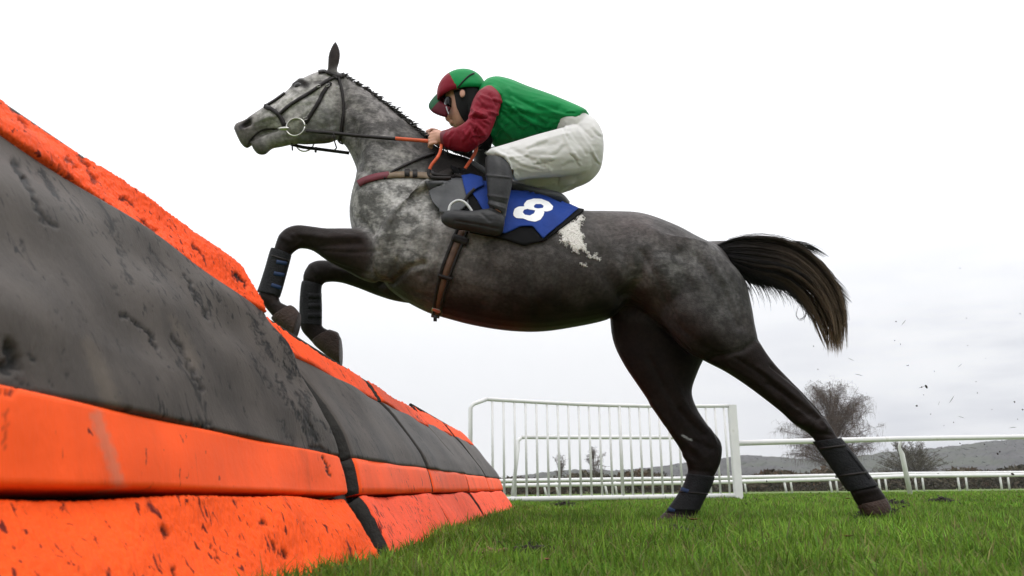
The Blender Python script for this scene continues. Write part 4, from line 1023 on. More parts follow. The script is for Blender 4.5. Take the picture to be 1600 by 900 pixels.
nc = thing('number_cloth', 'royal blue number cloth with a white 8 hanging under the saddle', 'number cloth', P(840, 340, 3.7))
cloth = drape('cloth', [(723, 283), (770, 290), (798, 303), (846, 306), (903, 331)], [(750, 322), (772, 362), (788, 368), (812, 357), (832, 357), (848, 375), (898, 334)], M['blue'], nc, .022, .004, 60, 24, wave=.003)
cv = getv(cloth.data)
CB = BVHTree.FromPolygons([Vector(v) for v in cv], [tuple(p.vertices) for p in cloth.data.polygons])
def digit_ring(outer, inner, off, mb_):
    o_ = np.array([(660 + x / 5, 220 + y / 5) for x, y in outer]); i_ = np.array([(660 + x / 5, 220 + y / 5) for x, y in inner])
    c = i_.mean(0)
    n = 56
    def at(poly, ang):
        d = np.array([math.cos(ang), math.sin(ang)]); best = 0
        for a, b in zip(poly, np.roll(poly, -1, axis=0)):
            e = b - a; den = d[0] * e[1] - d[1] * e[0]
            if abs(den) < 1e-9: continue
            w_ = a - c; t = (w_[0] * e[1] - w_[1] * e[0]) / den; s = (w_[0] * d[1] - w_[1] * d[0]) / den
            if t > 0 and -1e-6 <= s <= 1 + 1e-6: best = max(best, t)
        return c + d * best
    V = []; Fc = []
    for k in range(n):
        a = 2 * math.pi * k / n
        p0, p1 = at(i_, a), at(o_, a)
        for j in range(5):
            q = p0 + (p1 - p0) * j / 4
            h, nn, ok = hit(q[0], q[1], CB)
            V.append(h + nn * off)
    for k in range(n):
        k2 = (k + 1) % n
        for j in range(4): Fc.append((k * 5 + j, k * 5 + j + 1, k2 * 5 + j + 1, k2 * 5 + j))
    mb_.add(V, Fc)
m = MB()
digit_ring([(790, 500), (815, 470), (870, 455), (930, 458), (985, 480), (1020, 515), (1012, 545), (975, 556), (930, 552), (880, 548), (830, 540), (800, 525)], [(868, 513), (885, 498), (925, 498), (946, 512), (940, 528), (905, 533), (875, 528)], .0032, m)
digit_ring([(708, 570), (720, 535), (750, 518), (800, 517), (850, 526), (905, 542), (955, 552), (945, 585), (920, 620), (880, 636), (830, 628), (785, 610), (735, 608), (712, 592)], [(782, 562), (795, 542), (825, 536), (880, 548), (872, 570), (840, 588), (800, 582)], .0042, m)
o = m.build('number', M['number'], nc); o['label'] = 'white figure 8'
drape('front_fold', [(722, 281), (735, 279), (752, 284)], [(730, 312), (744, 302), (756, 296)], M['blue'], nc, .034, .004, 14, 10, False)
sd = thing('saddle', 'small grey racing saddle under the rider with white stirrup', 'saddle', P(720, 290, 3.75))
drape('flap', [(664, 286), (690, 284), (726, 284)], [(676, 318), (690, 336), (715, 338), (734, 322)], M['saddle'], sd, .022, .010, 26, 18)
m = MB(); m.loft([(724, 246, 735, 272, .06, HY), (745, 258, 745, 282, .10, HY), (790, 285, 785, 305, .12, HY), (840, 300, 835, 322, .13, HY), (875, 306, 872, 328, .11, HY), (890, 316, 888, 328, .04, HY)], 5, 20); m.build('seat', M['saddle'], sd)
strap('stirrup_leather', [(742, 296), (732, 306), (726, 316)], 5, M['leather'], sd, free=3.655, th=.006)
m = MB(); m.tube([P(x, y, 3.64) for x, y in catmull([(701, 330), (704, 320), (714, 313.5), (724, 315), (732, 322), (738, 331)], 5)], .0062, 10); m.build('stirrup', M['alloy'], sd)
gi = thing('girth', 'two brown leather girth straps round the barrel behind the elbow', 'girth', P(695, 430, 3.72))
strap('girth_strap', [(724, 360), (712, 385), (702, 410), (693, 440), (685, 470), (680, 497)], 13, M['brown_leather'], gi, .003, .007)
strap('surcingle', [(716, 358), (703, 390), (692, 420), (683, 455), (678, 490)], 5, M['leather'], gi, .008, .006)
strap('surcingle', [(731, 362), (722, 385), (711, 412), (701, 440), (692, 470), (688, 490)], 4, M['leather'], gi, .008, .006)
strap('keeper', [(708, 372), (732, 380)], 12, M['leather'], gi, .012, .006)
strap('keeper', [(686, 430), (708, 436)], 6, M['leather'], gi, .012, .006)
strap('buckle', [(676, 480), (690, 484)], 5, M['steel'], gi, .013, .003)
m = MB(); m.box(P(680, 497, 3.84), (.016, .012, .03)); m.build('strap_end', M['leather'], gi)

def folds(me, box, n, ang, spread, ln, amp, seed, wid=(2.2, 4.5), focus=None):
    """sparse irregular creases: curved strokes, each a ridge with a valley beside it"""
    q = np.random.default_rng(seed); st = []
    for _ in range(n):
        x, y = q.uniform(box[0], box[2]), q.uniform(box[1], box[3])
        a = R(ang + q.normal(0, spread)) if focus is None else math.atan2(y - focus[1], x - focus[0]) + q.normal(0, R(spread))
        L = ln * q.uniform(.5, 1.4); k = q.normal(0, .5); w_ = q.uniform(*wid); pts = []
        for t in np.linspace(-.5, .5, 6):
            pts.append((x + math.cos(a) * L * t - math.sin(a) * L * k * (t * t - .12), y + math.sin(a) * L * t + math.cos(a) * L * k * (t * t - .12)))
        A = amp * q.uniform(.4, 1.3)
        st.append((pts[1:-1], w_, A)); o_ = w_ * 1.5
        st.append(([(u - math.sin(a) * o_, v + math.cos(a) * o_) for u, v in pts[1:-1]], w_ * .8, -A * .8))
    sculpt(me, st)

# ------------------------------------------------------------------ the jockey
jk = thing('person', 'crouching jockey in green and maroon silks riding the grey horse', 'person', P(830, 300, HY))
bd = MB()
tor = [(940, 215, 938, 262, .08, HY), (920, 188, 905, 285, .15, HY), (895, 172, 868, 215, .15, HY), (875, 160, 845, 213, .155, HY), (850, 150, 820, 218, .165, HY), (824, 141, 795, 223, .18, HY), (799, 131, 773, 224, .19, HY), (780, 128, 758, 205, .185, HY), (765, 131, 747, 182, .15, HY), (755, 138, 744, 165, .08, HY)]
bd.loft(tor, 4, 24, .88)
bd.loft([(772, 140, 768, 175, .06, HY), (750, 142, 745, 178, .055, HY - .01), (735, 145, 733, 178, .06, HY - .02)], 4, 18)       # neck
HC = 3.975
face = [(716, 116, 742, 120, .05, HC), (703, 126, 756, 138, .073, HC), (698, 140, 757, 152, .077, HC), (696, 152, 752, 164, .077, HC), (698, 165, 748, 174, .072, HC), (701, 176, 741, 184, .064, HC), (704, 187, 735, 192, .052, HC), (708, 196, 728, 197, .036, HC), (713, 200, 722, 199, .016, HC)]
bd.loft(face, 4, 22)
bd.loft([(697, 168, 704, 166, .010, HC), (695, 178, 706, 176, .015, HC), (696, 187, 707, 183, .020, HC), (701, 190.5, 707, 187, .012, HC)], 3, 12)   # nose
bd.loft([(701, 191, 708, 189.5, .022, HC), (702.5, 193.5, 709, 193, .024, HC), (704, 196, 710, 195, .018, HC)], 3, 10)                              # lips
bd.ell(P(722, 146, HC - .078), (.016, .010, .026), n=8); bd.ell(P(722, 146, HC + .078), (.016, .010, .026), n=8)
narm = [(757, 138, 776, 140, .04, 3.84), (746, 146, 784, 155, .066, 3.80), (738, 160, 780, 172, .062, 3.77), (734, 175, 772, 193, .058, 3.75), (731, 187, 763, 214, .056, 3.74), (724, 194, 744, 229, .055, 3.75), (713, 200, 727, 236, .05, 3.77), (702, 205, 708, 234, .045, 3.80), (691, 208, 693, 229, .040, 3.82)]
farm = [(a - 4, b - 2, c - 4, d - 2, e, 2 * HY - f) for a, b, c, d, e, f in narm]
bd.loft(narm, 4, 18, .68); bd.loft(farm, 4, 18, .68)
nth = [(937, 220, 935, 258, .03, 3.95), (922, 205, 920, 268, .075, 3.92), (908, 199, 906, 272, .09, 3.90), (893, 197, 889, 275, .095, 3.87), (868, 204, 862, 277, .094, 3.83), (835, 213, 833, 278, .088, 3.79), (806, 222, 812, 281, .083, 3.76), (782, 229, 803, 279, .076, 3.73), (766, 234, 799, 264, .068, 3.71), (759, 240, 780, 256, .04, 3.71)]
fth = [(a - 8, b, c - 8, d - 4, e, 2 * HY - f) for a, b, c, d, e, f in nth]
bd.loft(nth[1:], 4, 20, .74); bd.loft(fth[1:], 4, 20, .74)
nsh = [(759, 246, 797, 256, .060, 3.70), (758, 258, 800, 268, .060, 3.68), (759, 275, 801, 284, .056, 3.665), (761, 295, 797, 304, .050, 3.65), (762, 312, 793, 322, .046, 3.645), (764, 324, 790, 340, .044, 3.64)]
nft = [(789, 340, 786, 362, .030, 3.64), (776, 326, 778, 368, .040, 3.64), (757, 327, 756, 366, .043, 3.64), (733, 330, 733, 361, .044, 3.64), (710, 328, 711, 358, .042, 3.64), (695, 332, 697, 353, .032, 3.64), (689, 338, 690, 347, .014, 3.64)]
mir = lambda L, dx, dy: [(a + dx, b + dy, c + dx, d + dy, e, 2 * HY - f) for a, b, c, d, e, f in L]
fsh, fft = mir(nsh, -18, -12), mir(nft, -18, -12)
for L in (nsh, nft, fsh, fft): bd.loft(L, 4, 16, .85)
# hands: palm, four curled fingers, thumb
def hand(Y, dx, dy, s):
    w_ = P(694 + dx, 218 + dy, Y); k = P(679 + dx, 213 + dy, Y)
    bd.tube([w_, w_.lerp(k, .5), k], [.026, .034, .03], 12, .7)
    for i in range(4):
        b = P(681 - i * 1.0 + dx, 208 + i * 5.0 + dy, Y - .012 * s)
        ln = (1.0, 1.08, 1.0, .82)[i]
        p1 = b + Vector((-.026 * ln, .004 * s, -.004)); p2 = p1 + Vector((-.006, .024 * s * ln, -.006)); p3 = p2 + Vector((.022 * ln, .012 * s, -.002))
        bd.tube([b + Vector((.015, .005 * s, 0)), b, p1, p2, p3], [.0095, .0098, .0092, .0085, .007], 8)
    t = P(686 + dx, 206 + dy, Y)
    bd.tube([t + Vector((.012, 0, -.01)), t, t + Vector((-.025, .006 * s, .004)), t + Vector((-.045, .012 * s, -.004))], [.012, .011, .0095, .007], 8)
hand(3.83, 0, 0, 1); hand(4.17, -4, -2, -1)
jbody = fused('body', bd, M['skin'], jk, .004, 3)
# clothing
m = MB(); m.loft([(919, 184, 884, 212, .155, HY), (912, 178, 876, 213, .165, HY)] + [(a, b, c, d, e * 1.06, f) for a, b, c, d, e, f in tor[3:]], 5, 28)
for s in (-1, 1): m.ell(P(768, 152, HY + s * .165), (.075, .055, .062), n=10)
vest = fused('silks_vest', m, M['green'], jk, .004, 5)
wr = [([(800, 150), (840, 170), (870, 172)], 4, -.004), ([(790, 160), (830, 190), (860, 200)], 4, .005), ([(783, 175), (815, 205)], 4, -.005), ([(776, 190), (800, 215)], 4, .004), ([(840, 165), (880, 180), (905, 183)], 4, .004), ([(860, 185), (895, 190)], 3, -.004), ([(781, 150), (779, 175), (770, 200)], 3, -.008), ([(800, 175), (850, 182)], 4, -.004), ([(815, 190), (860, 208)], 3, -.004), ([(795, 140), (805, 160)], 5, .004)]
folds(vest.data, (785, 140, 905, 212), 16, 0, 9, 60, .0050, 1, (2.5, 5.5), (700, 120)); folds(vest.data, (780, 170, 880, 215), 9, -28, 12, 34, .0045, 2); folds(vest.data, (870, 170, 915, 200), 9, 10, 12, 22, .004, 3, (1.6, 2.6))
sculpt(vest.data, [(a, b * .8, c * 1.8) for a, b, c in wr])
rim = strap('vest_hem', [(917, 184), (903, 187), (892, 193), (886, 202), (876, 205)], 4, M['black_pad'], jk, .004, .004, bvh=BVHTree.FromPolygons([v.co.copy() for v in vest.data.vertices], [tuple(p.vertices) for p in vest.data.polygons]))
for L in (narm, farm):
    m = MB(); m.loft(L, 5, 24)
    sv = fused('sleeve', m, M['red'], jk, .004, 3)
    folds(sv.data, (735, 150, 778, 210), 12, 22, 20, 24, .0055, 8, (1.8, 3.2)); folds(sv.data, (700, 205, 745, 235), 9, -65, 22, 20, .005, 9, (1.8, 3))
    sculpt(sv.data, [([(745, 165), (770, 170)], 3, -.006), ([(742, 178), (765, 186)], 3, .006), ([(740, 185), (757, 200)], 3, -.007), ([(745, 195), (758, 212)], 2.5, .006), ([(735, 195), (748, 215)], 2.5, -.006), ([(725, 205), (735, 225)], 2.5, .005), ([(715, 208), (718, 228)], 2.5, -.004), ([(752, 150), (775, 158)], 3, .006), ([(765, 148), (776, 165)], 2.5, -.005), ([(705, 212), (702, 228)], 2.5, .004), ([(745, 172), (755, 165), (770, 178)], 2.5, -.005)])
m = MB(); m.loft([(696, 206, 697, 230, .042, 3.815), (690, 207, 691, 229, .043, 3.825), (688, 209, 689, 227, .040, 3.828)], 4, 20); m.build('cuff', M['maroon'], jk)
m = MB(); m.loft([(942, 222, 942, 246, .05, HY), (937, 204, 938, 264, .12, HY), (925, 188, 922, 281, .165, HY), (908, 183, 898, 291, .175, HY), (886, 194, 872, 296, .16, HY)], 5, 28); m.loft([(922, 187, 900, 250, .13, HY), (912, 181, 884, 232, .158, HY), (896, 179, 872, 222, .158, HY), (885, 185, 866, 216, .14, HY)], 4, 26); m.loft([(938, 228, 934, 262, .05, 4.03), (905, 225, 900, 291, .13, 4.03), (862, 232, 852, 306.5, .15, 4.03), (832, 240, 828, 306, .14, 4.02), (812, 248, 814, 300, .13, 4.01), (796, 256, 804, 288, .09, 4.0)], 5, 24); m.loft(nth, 5, 24); m.loft(fth, 5, 24)
bre = fused('breeches', m, M['breech'], jk, .004, 6)
folds(bre.data, (785, 238, 850, 270), 9, 0, 10, 36, .0030, 4, (2, 3.4), (755, 242)); folds(bre.data, (885, 200, 938, 255), 8, 58, 12, 34, .0026, 5, (2, 3.4)); folds(bre.data, (830, 215, 900, 262), 5, -12, 10, 44, .003, 6, (3, 5)); folds(bre.data, (830, 280, 920, 300), 6, -12, 10, 40, .0028, 7, (2.5, 4))
sculpt(bre.data, [([(800, 232), (830, 250), (850, 255)], 3.5, -.006), ([(790, 240), (815, 256), (840, 262)], 3.5, .006), ([(785, 250), (810, 272)], 3, -.006), ([(775, 238), (790, 245), (797, 262)], 3, .006), ([(780, 233), (798, 245), (803, 268)], 2.5, -.006), ([(890, 205), (905, 225), (915, 240)], 3, -.004), ([(900, 200), (915, 220), (925, 235)], 3, .004), ([(880, 210), (895, 240)], 3, .003), ([(905, 196), (925, 215)], 2.5, -.004), ([(820, 250), (870, 245), (915, 235)], 10, .006), ([(840, 230), (870, 225)], 4, -.003), ([(810, 262), (830, 268), (860, 266)], 3, .005), ([(815, 285), (850, 280), (900, 278)], 5, -.005), ([(840, 220), (890, 208)], 3, .003)])
for L1, L2 in ((nsh, nft), (fsh, fft)):
    m = MB(); m.loft(L1, 5, 24); m.loft(L2, 5, 20)
    bt = fused('riding_boot', m, M['rider_boot'], jk, .004, 4)
    sculpt(bt.data, [([(760, 274), (780, 276), (800, 278)], 1.6, .004), ([(764, 312), (790, 318)], 2, -.004), ([(764, 318), (789, 326)], 2, .004), ([(765, 325), (787, 334)], 2, -.004), ([(762, 305), (792, 310)], 2, .003), ([(712, 345), (740, 350), (780, 358)], 2, -.003), ([(750, 332), (765, 345)], 2.5, -.003)])
# cap with peak
cap_c = P(722, 142, HC)
def dome(mat_fn):
    V = []; Fc = []; nu, nvv = 176, 56
    a0, a1 = P(683, 153, HC), P(760, 139, HC); tp = P(716, 112, HC)
    c = (a0 + a1) / 2; fx = (a0 - a1) / 2; up = (tp - c); up = up - fx * up.dot(fx) / fx.dot(fx) * .6
    hw = .108
    for j in range(nvv + 1):
        th = (math.pi / 2) * j / nvv - .16 * (j == 0)
        for i in range(nu):
            ph = 2 * math.pi * i / nu
            k = 1 + .0 * j
            V.append(c + fx * math.cos(th) ** .85 * math.cos(ph) + Vector((0, hw, 0)) * max(math.cos(th), 0) ** .85 * math.sin(ph) + up * math.sin(th) + Vector((.005, 0, 0)) * math.sin(th))
    for j in range(nvv):
        for i in range(nu):
            Fc.append((j * nu + i, j * nu + (i + 1) % nu, (j + 1) * nu + (i + 1) % nu, (j + 1) * nu + i))
    return V, Fc
V, Fc = dome(None)
capo = obj('cap', V, Fc, M['green'], jk)
capo.data.materials.append(M['red'])
px_, py_ = proj(np.array([list(v) for v in V]))
for p in capo.data.polygons:
    i = np.mean([px_[k] for k in p.vertices]); ph = 0
    j_ = np.mean([py_[k] for k in p.vertices])
    if i < 703 + (j_ - 116) * .52: p.material_index = 1
fix_normals(capo.data)
md = capo.modifiers.new('t', 'SOLIDIFY'); md.thickness = .006; md.offset = -1
def arc3(a, b, c, n): return [a * (1 - t) ** 2 + b * (2 * t * (1 - t)) + c * t ** 2 for t in [i / (n - 1) for i in range(n)]]
inn = arc3(P(690, 141, HC + .085), P(674, 152, HC + .0), P(703, 168, HC - .092), 17)
out = arc3(P(684, 147, HC + .08), P(650, 172, HC + .0), P(697, 183, HC - .080), 17)
V = []; Fc = []
for a, b in zip(inn, out):
    for t in np.linspace(0, 1, 5): V.append(a.lerp(b, t) + Vector((0, 0, .004 * math.sin(math.pi * t))))
for i in range(16):
    for j in range(4): Fc.append((i * 5 + j, i * 5 + j + 1, i * 5 + 6 + j, i * 5 + 5 + j))
pk = obj('cap_peak', V, Fc, M['peak_green_shade'], jk); pk.data.materials.append(M['peak_red_shade'])
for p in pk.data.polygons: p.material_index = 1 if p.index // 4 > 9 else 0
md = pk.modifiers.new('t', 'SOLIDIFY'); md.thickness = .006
# helmet shell, chin strap and hood round the face
m = MB(); m.loft([(706, 141, 752, 139, .094, HC), (709, 150, 757, 150, .090, HC), (714, 160, 757, 162, .084, HC), (722, 172, 753, 174, .078, HC), (727, 182, 747, 184, .070, HC), (730, 190, 742, 191, .055, HC)], 4, 26)
m.build('helmet_harness', M['helmet'], jk)
drape('hood', [(709, 142), (735, 140), (748, 140)], [(711, 152), (714, 168), (720, 182), (726, 191), (733, 187), (738, 168)], M['helmet'], jk, .006, .003, 26, 14, False, bvh=BVHTree.FromPolygons([v.co.copy() for v in jbody.data.vertices], [tuple(p.vertices) for p in jbody.data.polygons]))
m = MB(); m.ell(P(722.5, 146, HC - .092), (.014, .008, .022), n=10); m.build('ear', M['skin'], jk)
bvj = BVHTree.FromPolygons([v.co.copy() for v in jbody.data.vertices], [tuple(p.vertices) for p in jbody.data.polygons])
m = MB(); m.loft([(694, 159, 710, 162, .072, HC), (694, 165, 709, 168, .076, HC), (696, 172, 708, 174, .073, HC)], 4, 22); m.build('goggles', M['goggle'], jk)
strap('goggle_rim', [(697, 167), (699, 173), (701.5, 179)], 1.8, M['goggle_rim'], jk, .001, .002, free=3.893)
cbv = BVHTree.FromPolygons([v.co.copy() for v in capo.data.vertices], [tuple(p.vertices) for p in capo.data.polygons])
strap('goggle_strap', [(713, 142), (718, 134), (726, 125), (734, 118), (741, 115)], 2.2, M['helmet'], jk, .002, .002, bvh=cbv)
strap('cap_piping', [(690, 153), (700, 147), (710, 143), (735, 140), (757, 138)], 2.5, M['helmet'], jk, .003, .003, bvh=cbv)
m = MB(); m.tube([P(770, 160, HY - .03), P(757, 215, HY - .02), P(757, 235, HY - .0)], [.07, .045, .03], 12); m.build('body_protector', M['black_pad'], jk)

# ------------------------------------------------------------------ grass, fallen leaves, flying mud
def grass_field(name, label):
    bands = [(.9, 2.0, 21000, .0016, 3), (2.0, 3.5, 12000, .0020, 3), (3.5, 6.0, 6000, .0029, 2), (6.0, 10.0, 1900, .0055, 2), (10.0, 16.0, 700, .009, 2), (16., 34., 160, .018, 2)]
    AV, AF, AT = [], [], []
    base = 0
    for y0, y1, dens, wd, sg in bands:
        area = .72 * (y1 ** 2 - y0 ** 2)
        n = int(area * dens)
        y = np.sqrt(rng.random(n) * (y1 ** 2 - y0 ** 2) + y0 ** 2); x = (rng.random(n) * 2 - 1) * .72 * y
        g = np.array(G1); s = (np.stack([x, y], 1) - g[:2])
        so_ = s @ np.array([fout.x, fout.y]); sl_ = s @ np.array([fdir.x, fdir.y])
        keep = (so_ > .015) | (sl_ > 2 * WID + 2 * GAP + .02)
        x, y = x[keep], y[keep]; so_ = so_[keep]; n = len(x)
        patch = .5 + .5 * np.sin(x * 3.1 + 1.7 * np.sin(y * 2.3)) * np.sin(y * 2.9 + x * 1.1); patch2 = .5 + .5 * np.sin(x * 9.3 + 2 * np.sin(y * 7.1)) * np.sin(y * 8.3 + 2 * np.sin(x * 6.1))
        tuft = .5 + .5 * np.sin(x * 31 + 3 * np.sin(y * 17)) * np.sin(y * 27 + 3 * np.sin(x * 19))
        h = (.018 + .036 * rng.random(n) ** 1.6) * (.40 + .40 * patch + .62 * patch2 ** 1.5 + .34 * tuft) * (1 + .5 * (rng.random(n) < .03))
        h *= 1 + .35 * np.exp(-np.clip(so_, 0, None) / .06)
        far = np.clip((y - 6) / 10, 0, 1); h *= 1 - .3 * far
        az = rng.random(n) * 2 * np.pi; lean = np.abs(rng.normal(0, .55, n)) + .1
        dx, dy = np.cos(az) * lean, np.sin(az) * lean
        fa = az + np.pi / 2 + rng.normal(0, .6, n); wx, wy = np.cos(fa) * wd * rng.uniform(.6, 1.3, n), np.sin(fa) * wd
        z0 = gz(x, y) - .004
        rows = []
        for k in range(sg + 1):
            t = k / sg
            cx = x + dx * h * t ** 1.8; cy = y + dy * h * t ** 1.8; cz = z0 + h * (t - .22 * lean * t * t)
            if k < sg:
                q = 1 - .35 * t
                rows.append(np.stack([cx - wx * q, cy - wy * q, cz], 1)); rows.append(np.stack([cx + wx * q, cy + wy * q, cz], 1))
            else: rows.append(np.stack([cx, cy, cz], 1))
        m_ = 2 * sg + 1
        Vb = np.stack(rows, 1).reshape(-1, 3)
        idx = base + np.arange(n) * m_
        tris = []
        for k in range(sg - 1):
            a = 2 * k
            tris += [np.stack([idx + a, idx + a + 1, idx + a + 3], 1), np.stack([idx + a, idx + a + 3, idx + a + 2], 1)]
        a = 2 * (sg - 1); tris.append(np.stack([idx + a, idx + a + 1, idx + a + 2], 1))
        AV.append(Vb); AF.append(np.concatenate(tris)); base += n * m_
        c = np.array([.125, .212, .028])[None] * (.45 + 1.0 * rng.random(n))[:, None] * (.52 + .42 * patch + .62 * patch2)[:, None]
        yel = rng.random(n) < .10 + .10 * patch2; c[yel] = np.array([.21, .20, .075]) * (.6 + .6 * rng.random(yel.sum()))[:, None]
        blu = rng.random(n) < .25; c[blu] *= np.array([.75, .95, .9])
        AT.append(np.repeat(c, m_, axis=0))
    V = np.vstack(AV); Fc = np.vstack(AF); T = np.vstack(AT)
    me = bpy.data.meshes.new(name)
    me.vertices.add(len(V)); me.vertices.foreach_set('co', V.astype(np.float32).ravel())
    me.loops.add(len(Fc) * 3); me.loops.foreach_set('vertex_index', Fc.astype(np.int32).ravel())
    me.polygons.add(len(Fc)); me.polygons.foreach_set('loop_start', np.arange(len(Fc), dtype=np.int32) * 3)
    me.update(calc_edges=True)
    setcol(me, 'tint', T)
    me.materials.append(M['grass'])
    o = bpy.data.objects.new(name, me); COL.objects.link(o)
    return tag(o, label, 'grass', kind='stuff')
grass_field('grass', 'short green turf of the racecourse with longer tufts by the hurdles')

def lump(name, r_, seed, mat):
    rr = np.random.default_rng(seed)
    bm = bmesh.new(); bmesh.ops.create_icosphere(bm, subdivisions=2, radius=1)
    k = rr.normal(size=(4, 3)) * 1.6; ph = rr.random(4) * 6
    for v in bm.verts:
        c = np.array(v.co); f_ = 1 + .32 * sum(math.sin(k[i] @ c * 1.7 + ph[i]) for i in range(4)) / 2
        v.co = Vector(c * f_ * np.array(r_))
    me = bpy.data.meshes.new(name); bm.to_mesh(me); bm.free(); me.materials.append(mat)
    return me
clod_me = [lump('mud_clod', (.5, .35, .30), s, M['clod']) for s in range(3)] + [lump('mud_clod', (.6, .2, .16), 9, M['clod'])]
spots = [(1500, 419, 3), (1400, 502, 5), (1418, 571, 6), (1447, 604, 9), (1432, 634, 7), (1440, 605, 4), (1407, 538, 4), (1398, 532, 3), (1594, 490, 4), (1559, 709, 7), (1562, 706, 6), (1500, 693, 4), (1582, 741, 9), (1575, 745, 5), (1466, 740, 4), (1538, 694, 5), (1598, 640, 5), (1525, 596, 3), (1527, 614, 3), (1454, 647, 3), (1475, 665, 3), (1443, 617, 3), (1271, 541, 4), (1278, 577, 3), (1208, 735, 9), (1198, 752, 5), (1162, 778, 4), (1166, 787, 5), (1200, 781, 4), (1182, 780, 4), (1240, 778, 4), (1585, 628, 5), (1590, 655, 3), (1300, 700, 4), (1352, 782, 6), (1395, 795, 5), (1500, 786, 7), (1420, 790, 5), (1540, 560, 3), (1550, 640, 3), (1490, 660, 3), (1512, 540, 2.5), (1460, 580, 2.5), (1510, 497, 3)]
rr = random.Random(3)
for i, (x, y, s) in enumerate(spots):
    Y = rr.uniform(3.3, 5.2) if y < 770 else rr.uniform(3.6, 4.4)
    o = bpy.data.objects.new('mud_clod', clod_me[rr.randrange(4)])
    o.location = P(x, y, Y); k = s * .0031 * Y / 4 * .55; o.scale = (k, k, k)
    o.rotation_euler = (rr.uniform(0, 6), rr.uniform(0, 6), rr.uniform(0, 6)); COL.objects.link(o)
    tag(o, 'small dark clod of mud flung through the air behind the horse', 'mud clod', 'flying mud clods')
V = [(-.5, -.01, 0), (-.2, -.03, .05), (.1, -.03, .06), (.5, 0, 0), (.1, .03, .06), (-.2, .03, .05)]
me = bpy.data.meshes.new('flying_blade'); me.from_pydata(V, [], [(0, 1, 5), (1, 2, 4, 5), (2, 3, 4)]); me.materials.append(M['flying_blade'])
for x, y, L, a in ((1412, 504, 14, .8), (1342, 586, 15, -.25), (1282, 598, 14, -.6), (1440, 605, 12, .3), (1487, 624, 16, .9), (1330, 562, 12, -.5), (1502, 652, 12, -.3), (1467, 630, 8, 1.2), (1520, 700, 14, -.2), (1583, 668, 14, .1), (1500, 571, 10, .6)):
    o = bpy.data.objects.new('flying_blade', me); o.location = P(x, y, 4.0); k = L * .0031; o.scale = (k, k * .8, k)
    o.rotation_euler = (R(80), -a, 0); COL.objects.link(o)
    tag(o, 'thin torn blade of grass flying through the air behind the horse', 'grass blade', 'flying grass blades')
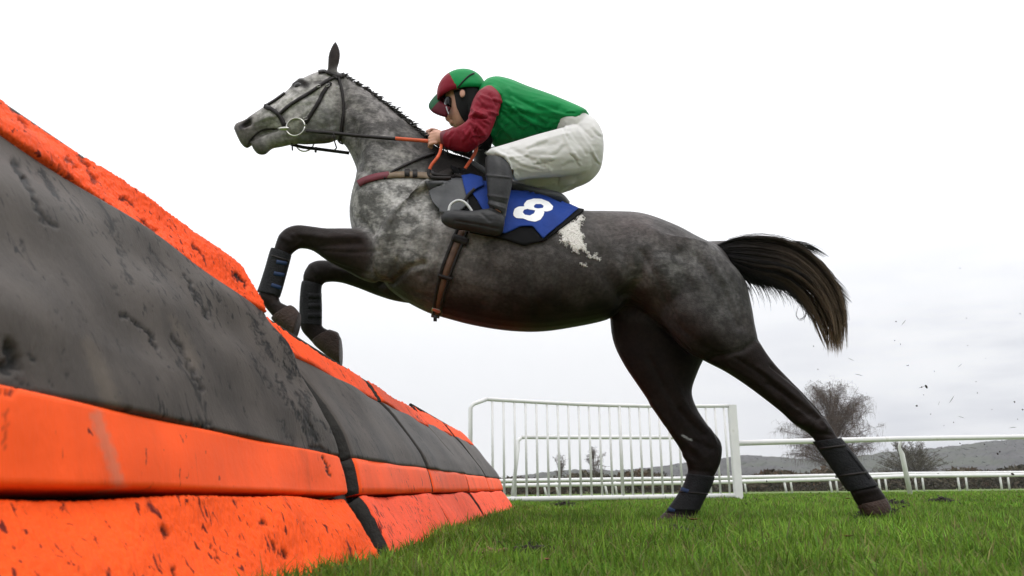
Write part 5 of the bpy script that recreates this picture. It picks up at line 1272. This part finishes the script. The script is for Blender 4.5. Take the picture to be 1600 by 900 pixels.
# divots and dead leaves on the turf
div = [(760, 868, 'pale'), (835, 862, 'dark'), (1325, 785, 'leaf'), (1395, 790, 'dark'), (1085, 822, 'leaf'), (1325, 848, 'leaf'), (880, 790, 'dark'), (1470, 785, 'dark'), (1050, 832, 'dark'), (1072, 835, 'dark'), (1385, 806, 'dark'), (1360, 810, 'dark'), (1595, 783, 'leaf'), (855, 885, 'leaf')]
M['dry_turf'] = material('dry_turf', (.20, .14, .065), .9, .4, 60., .3, 80.)
for i, (x, y, kd) in enumerate(div):
    d = ray(x, y); t = (0.02 - CO[2]) / d[2]; q = Vector(CO + d * t)
    k = min(q.y, 4.5) / 2.2; rr_ = random.Random(60 + i); m = MB()
    if kd == 'leaf':
        a0 = rr_.uniform(0, 6); L = .016 * k; V = []
        for u in np.linspace(-1, 1, 7):
            wv = (1 - u * u) * .5 + .02
            for v in (-1, 0, 1):
                V.append(q + Vector((math.cos(a0) * u - math.sin(a0) * v * wv, math.sin(a0) * u + math.cos(a0) * v * wv, .9 + .5 * abs(v) * wv + .3 * u * u)) * L)
        m.add(V, [(j * 3 + c, j * 3 + c + 1, j * 3 + c + 4, j * 3 + c + 3) for j in range(6) for c in (0, 1)])
        o = m.build('dead_leaf', M['leaf'])
    else:
        for _ in range(26):
            c = q + Vector((rr_.gauss(0, .020), rr_.gauss(0, .016), abs(rr_.gauss(.004, .008)))) * k; r_ = rr_.uniform(.003, .008) * k
            m.ell(c, (r_ * 1.3, r_, r_ * .8), Matrix.Rotation(rr_.uniform(0, 6), 3, 'Z') @ Matrix.Rotation(rr_.uniform(-.6, .6), 3, 'X'), 4)
        for _ in range(110):
            c = q + Vector((rr_.gauss(0, .022), rr_.gauss(0, .018), rr_.uniform(-.004, .012))) * k
            dd = Vector((rr_.gauss(0, 1), rr_.gauss(0, 1), rr_.gauss(.5, .5))).normalized() * rr_.uniform(.010, .030) * k
            m.tube([c, c + dd * .6, c + dd + Vector((0, 0, -.006 * k))], [.0011 * k, .0009 * k, .0003 * k], 4)
        o = m.build('divot', M['clod'] if kd == 'dark' else M['dry_turf'])
    if kd == 'leaf': tag(o, 'small reddish brown dead leaf lying in the turf', 'leaf', 'dead leaves in the turf')
    elif kd == 'dark': tag(o, 'dark kicked up turf divot lying in the grass', 'divot', 'dark divots')
    else: tag(o, 'pale dry torn clump of turf in the near grass', 'divot')

# ------------------------------------------------------------------ thin winter haze
hm = bpy.data.materials.new('haze'); hm.use_nodes = True; t = hm.node_tree; t.nodes.clear()
pv = t.nodes.new('ShaderNodeVolumePrincipled'); pv.inputs['Color'].default_value = (.93, .95, 1, 1); pv.inputs['Density'].default_value = .00042
mo = t.nodes.new('ShaderNodeOutputMaterial'); t.links.new(pv.outputs[0], mo.inputs['Volume'])
m = MB(); m.box((0, 450, 65), (3400, 1900, 150)); o = m.build('haze', hm, None, False); fix_normals(o.data); tag(o, 'thin pale winter haze over the racecourse', 'haze', kind='stuff')

def reparent(o, p):
    o.parent = p; o.matrix_parent_inverse = Matrix.Identity(4)
def kid(t, name, k=0):
    c = [o for o in t.children if o.name.split('.')[0] == name]; return c[k]
bpy.context.view_layer.update()
reparent(kid(nc, 'number'), kid(nc, 'cloth')); reparent(kid(br, 'bit_mouthpiece'), kid(br, 'bit_ring'))
for b_ in [o for o in br.children if o.name.startswith('buckle')]: reparent(b_, kid(br, 'cheek_strap'))
reparent(kid(sd, 'stirrup'), kid(sd, 'stirrup_leather')); reparent(kid(rn, 'rein_grip'), kid(rn, 'near_rein'))
for n_ in ('cap_peak', 'cap_piping', 'goggle_strap'): reparent(kid(jk, n_), kid(jk, 'cap'))
reparent(kid(jk, 'goggle_rim'), kid(jk, 'goggles')); reparent(kid(jk, 'vest_hem'), kid(jk, 'silks_vest'))
for t_ in [o for o in SC.objects if o.type == 'EMPTY' and o.name.startswith('tendon_boot')]:
    for c_ in [o for o in t_.children if o.name.startswith('strap')]: reparent(c_, kid(t_, 'shell'))
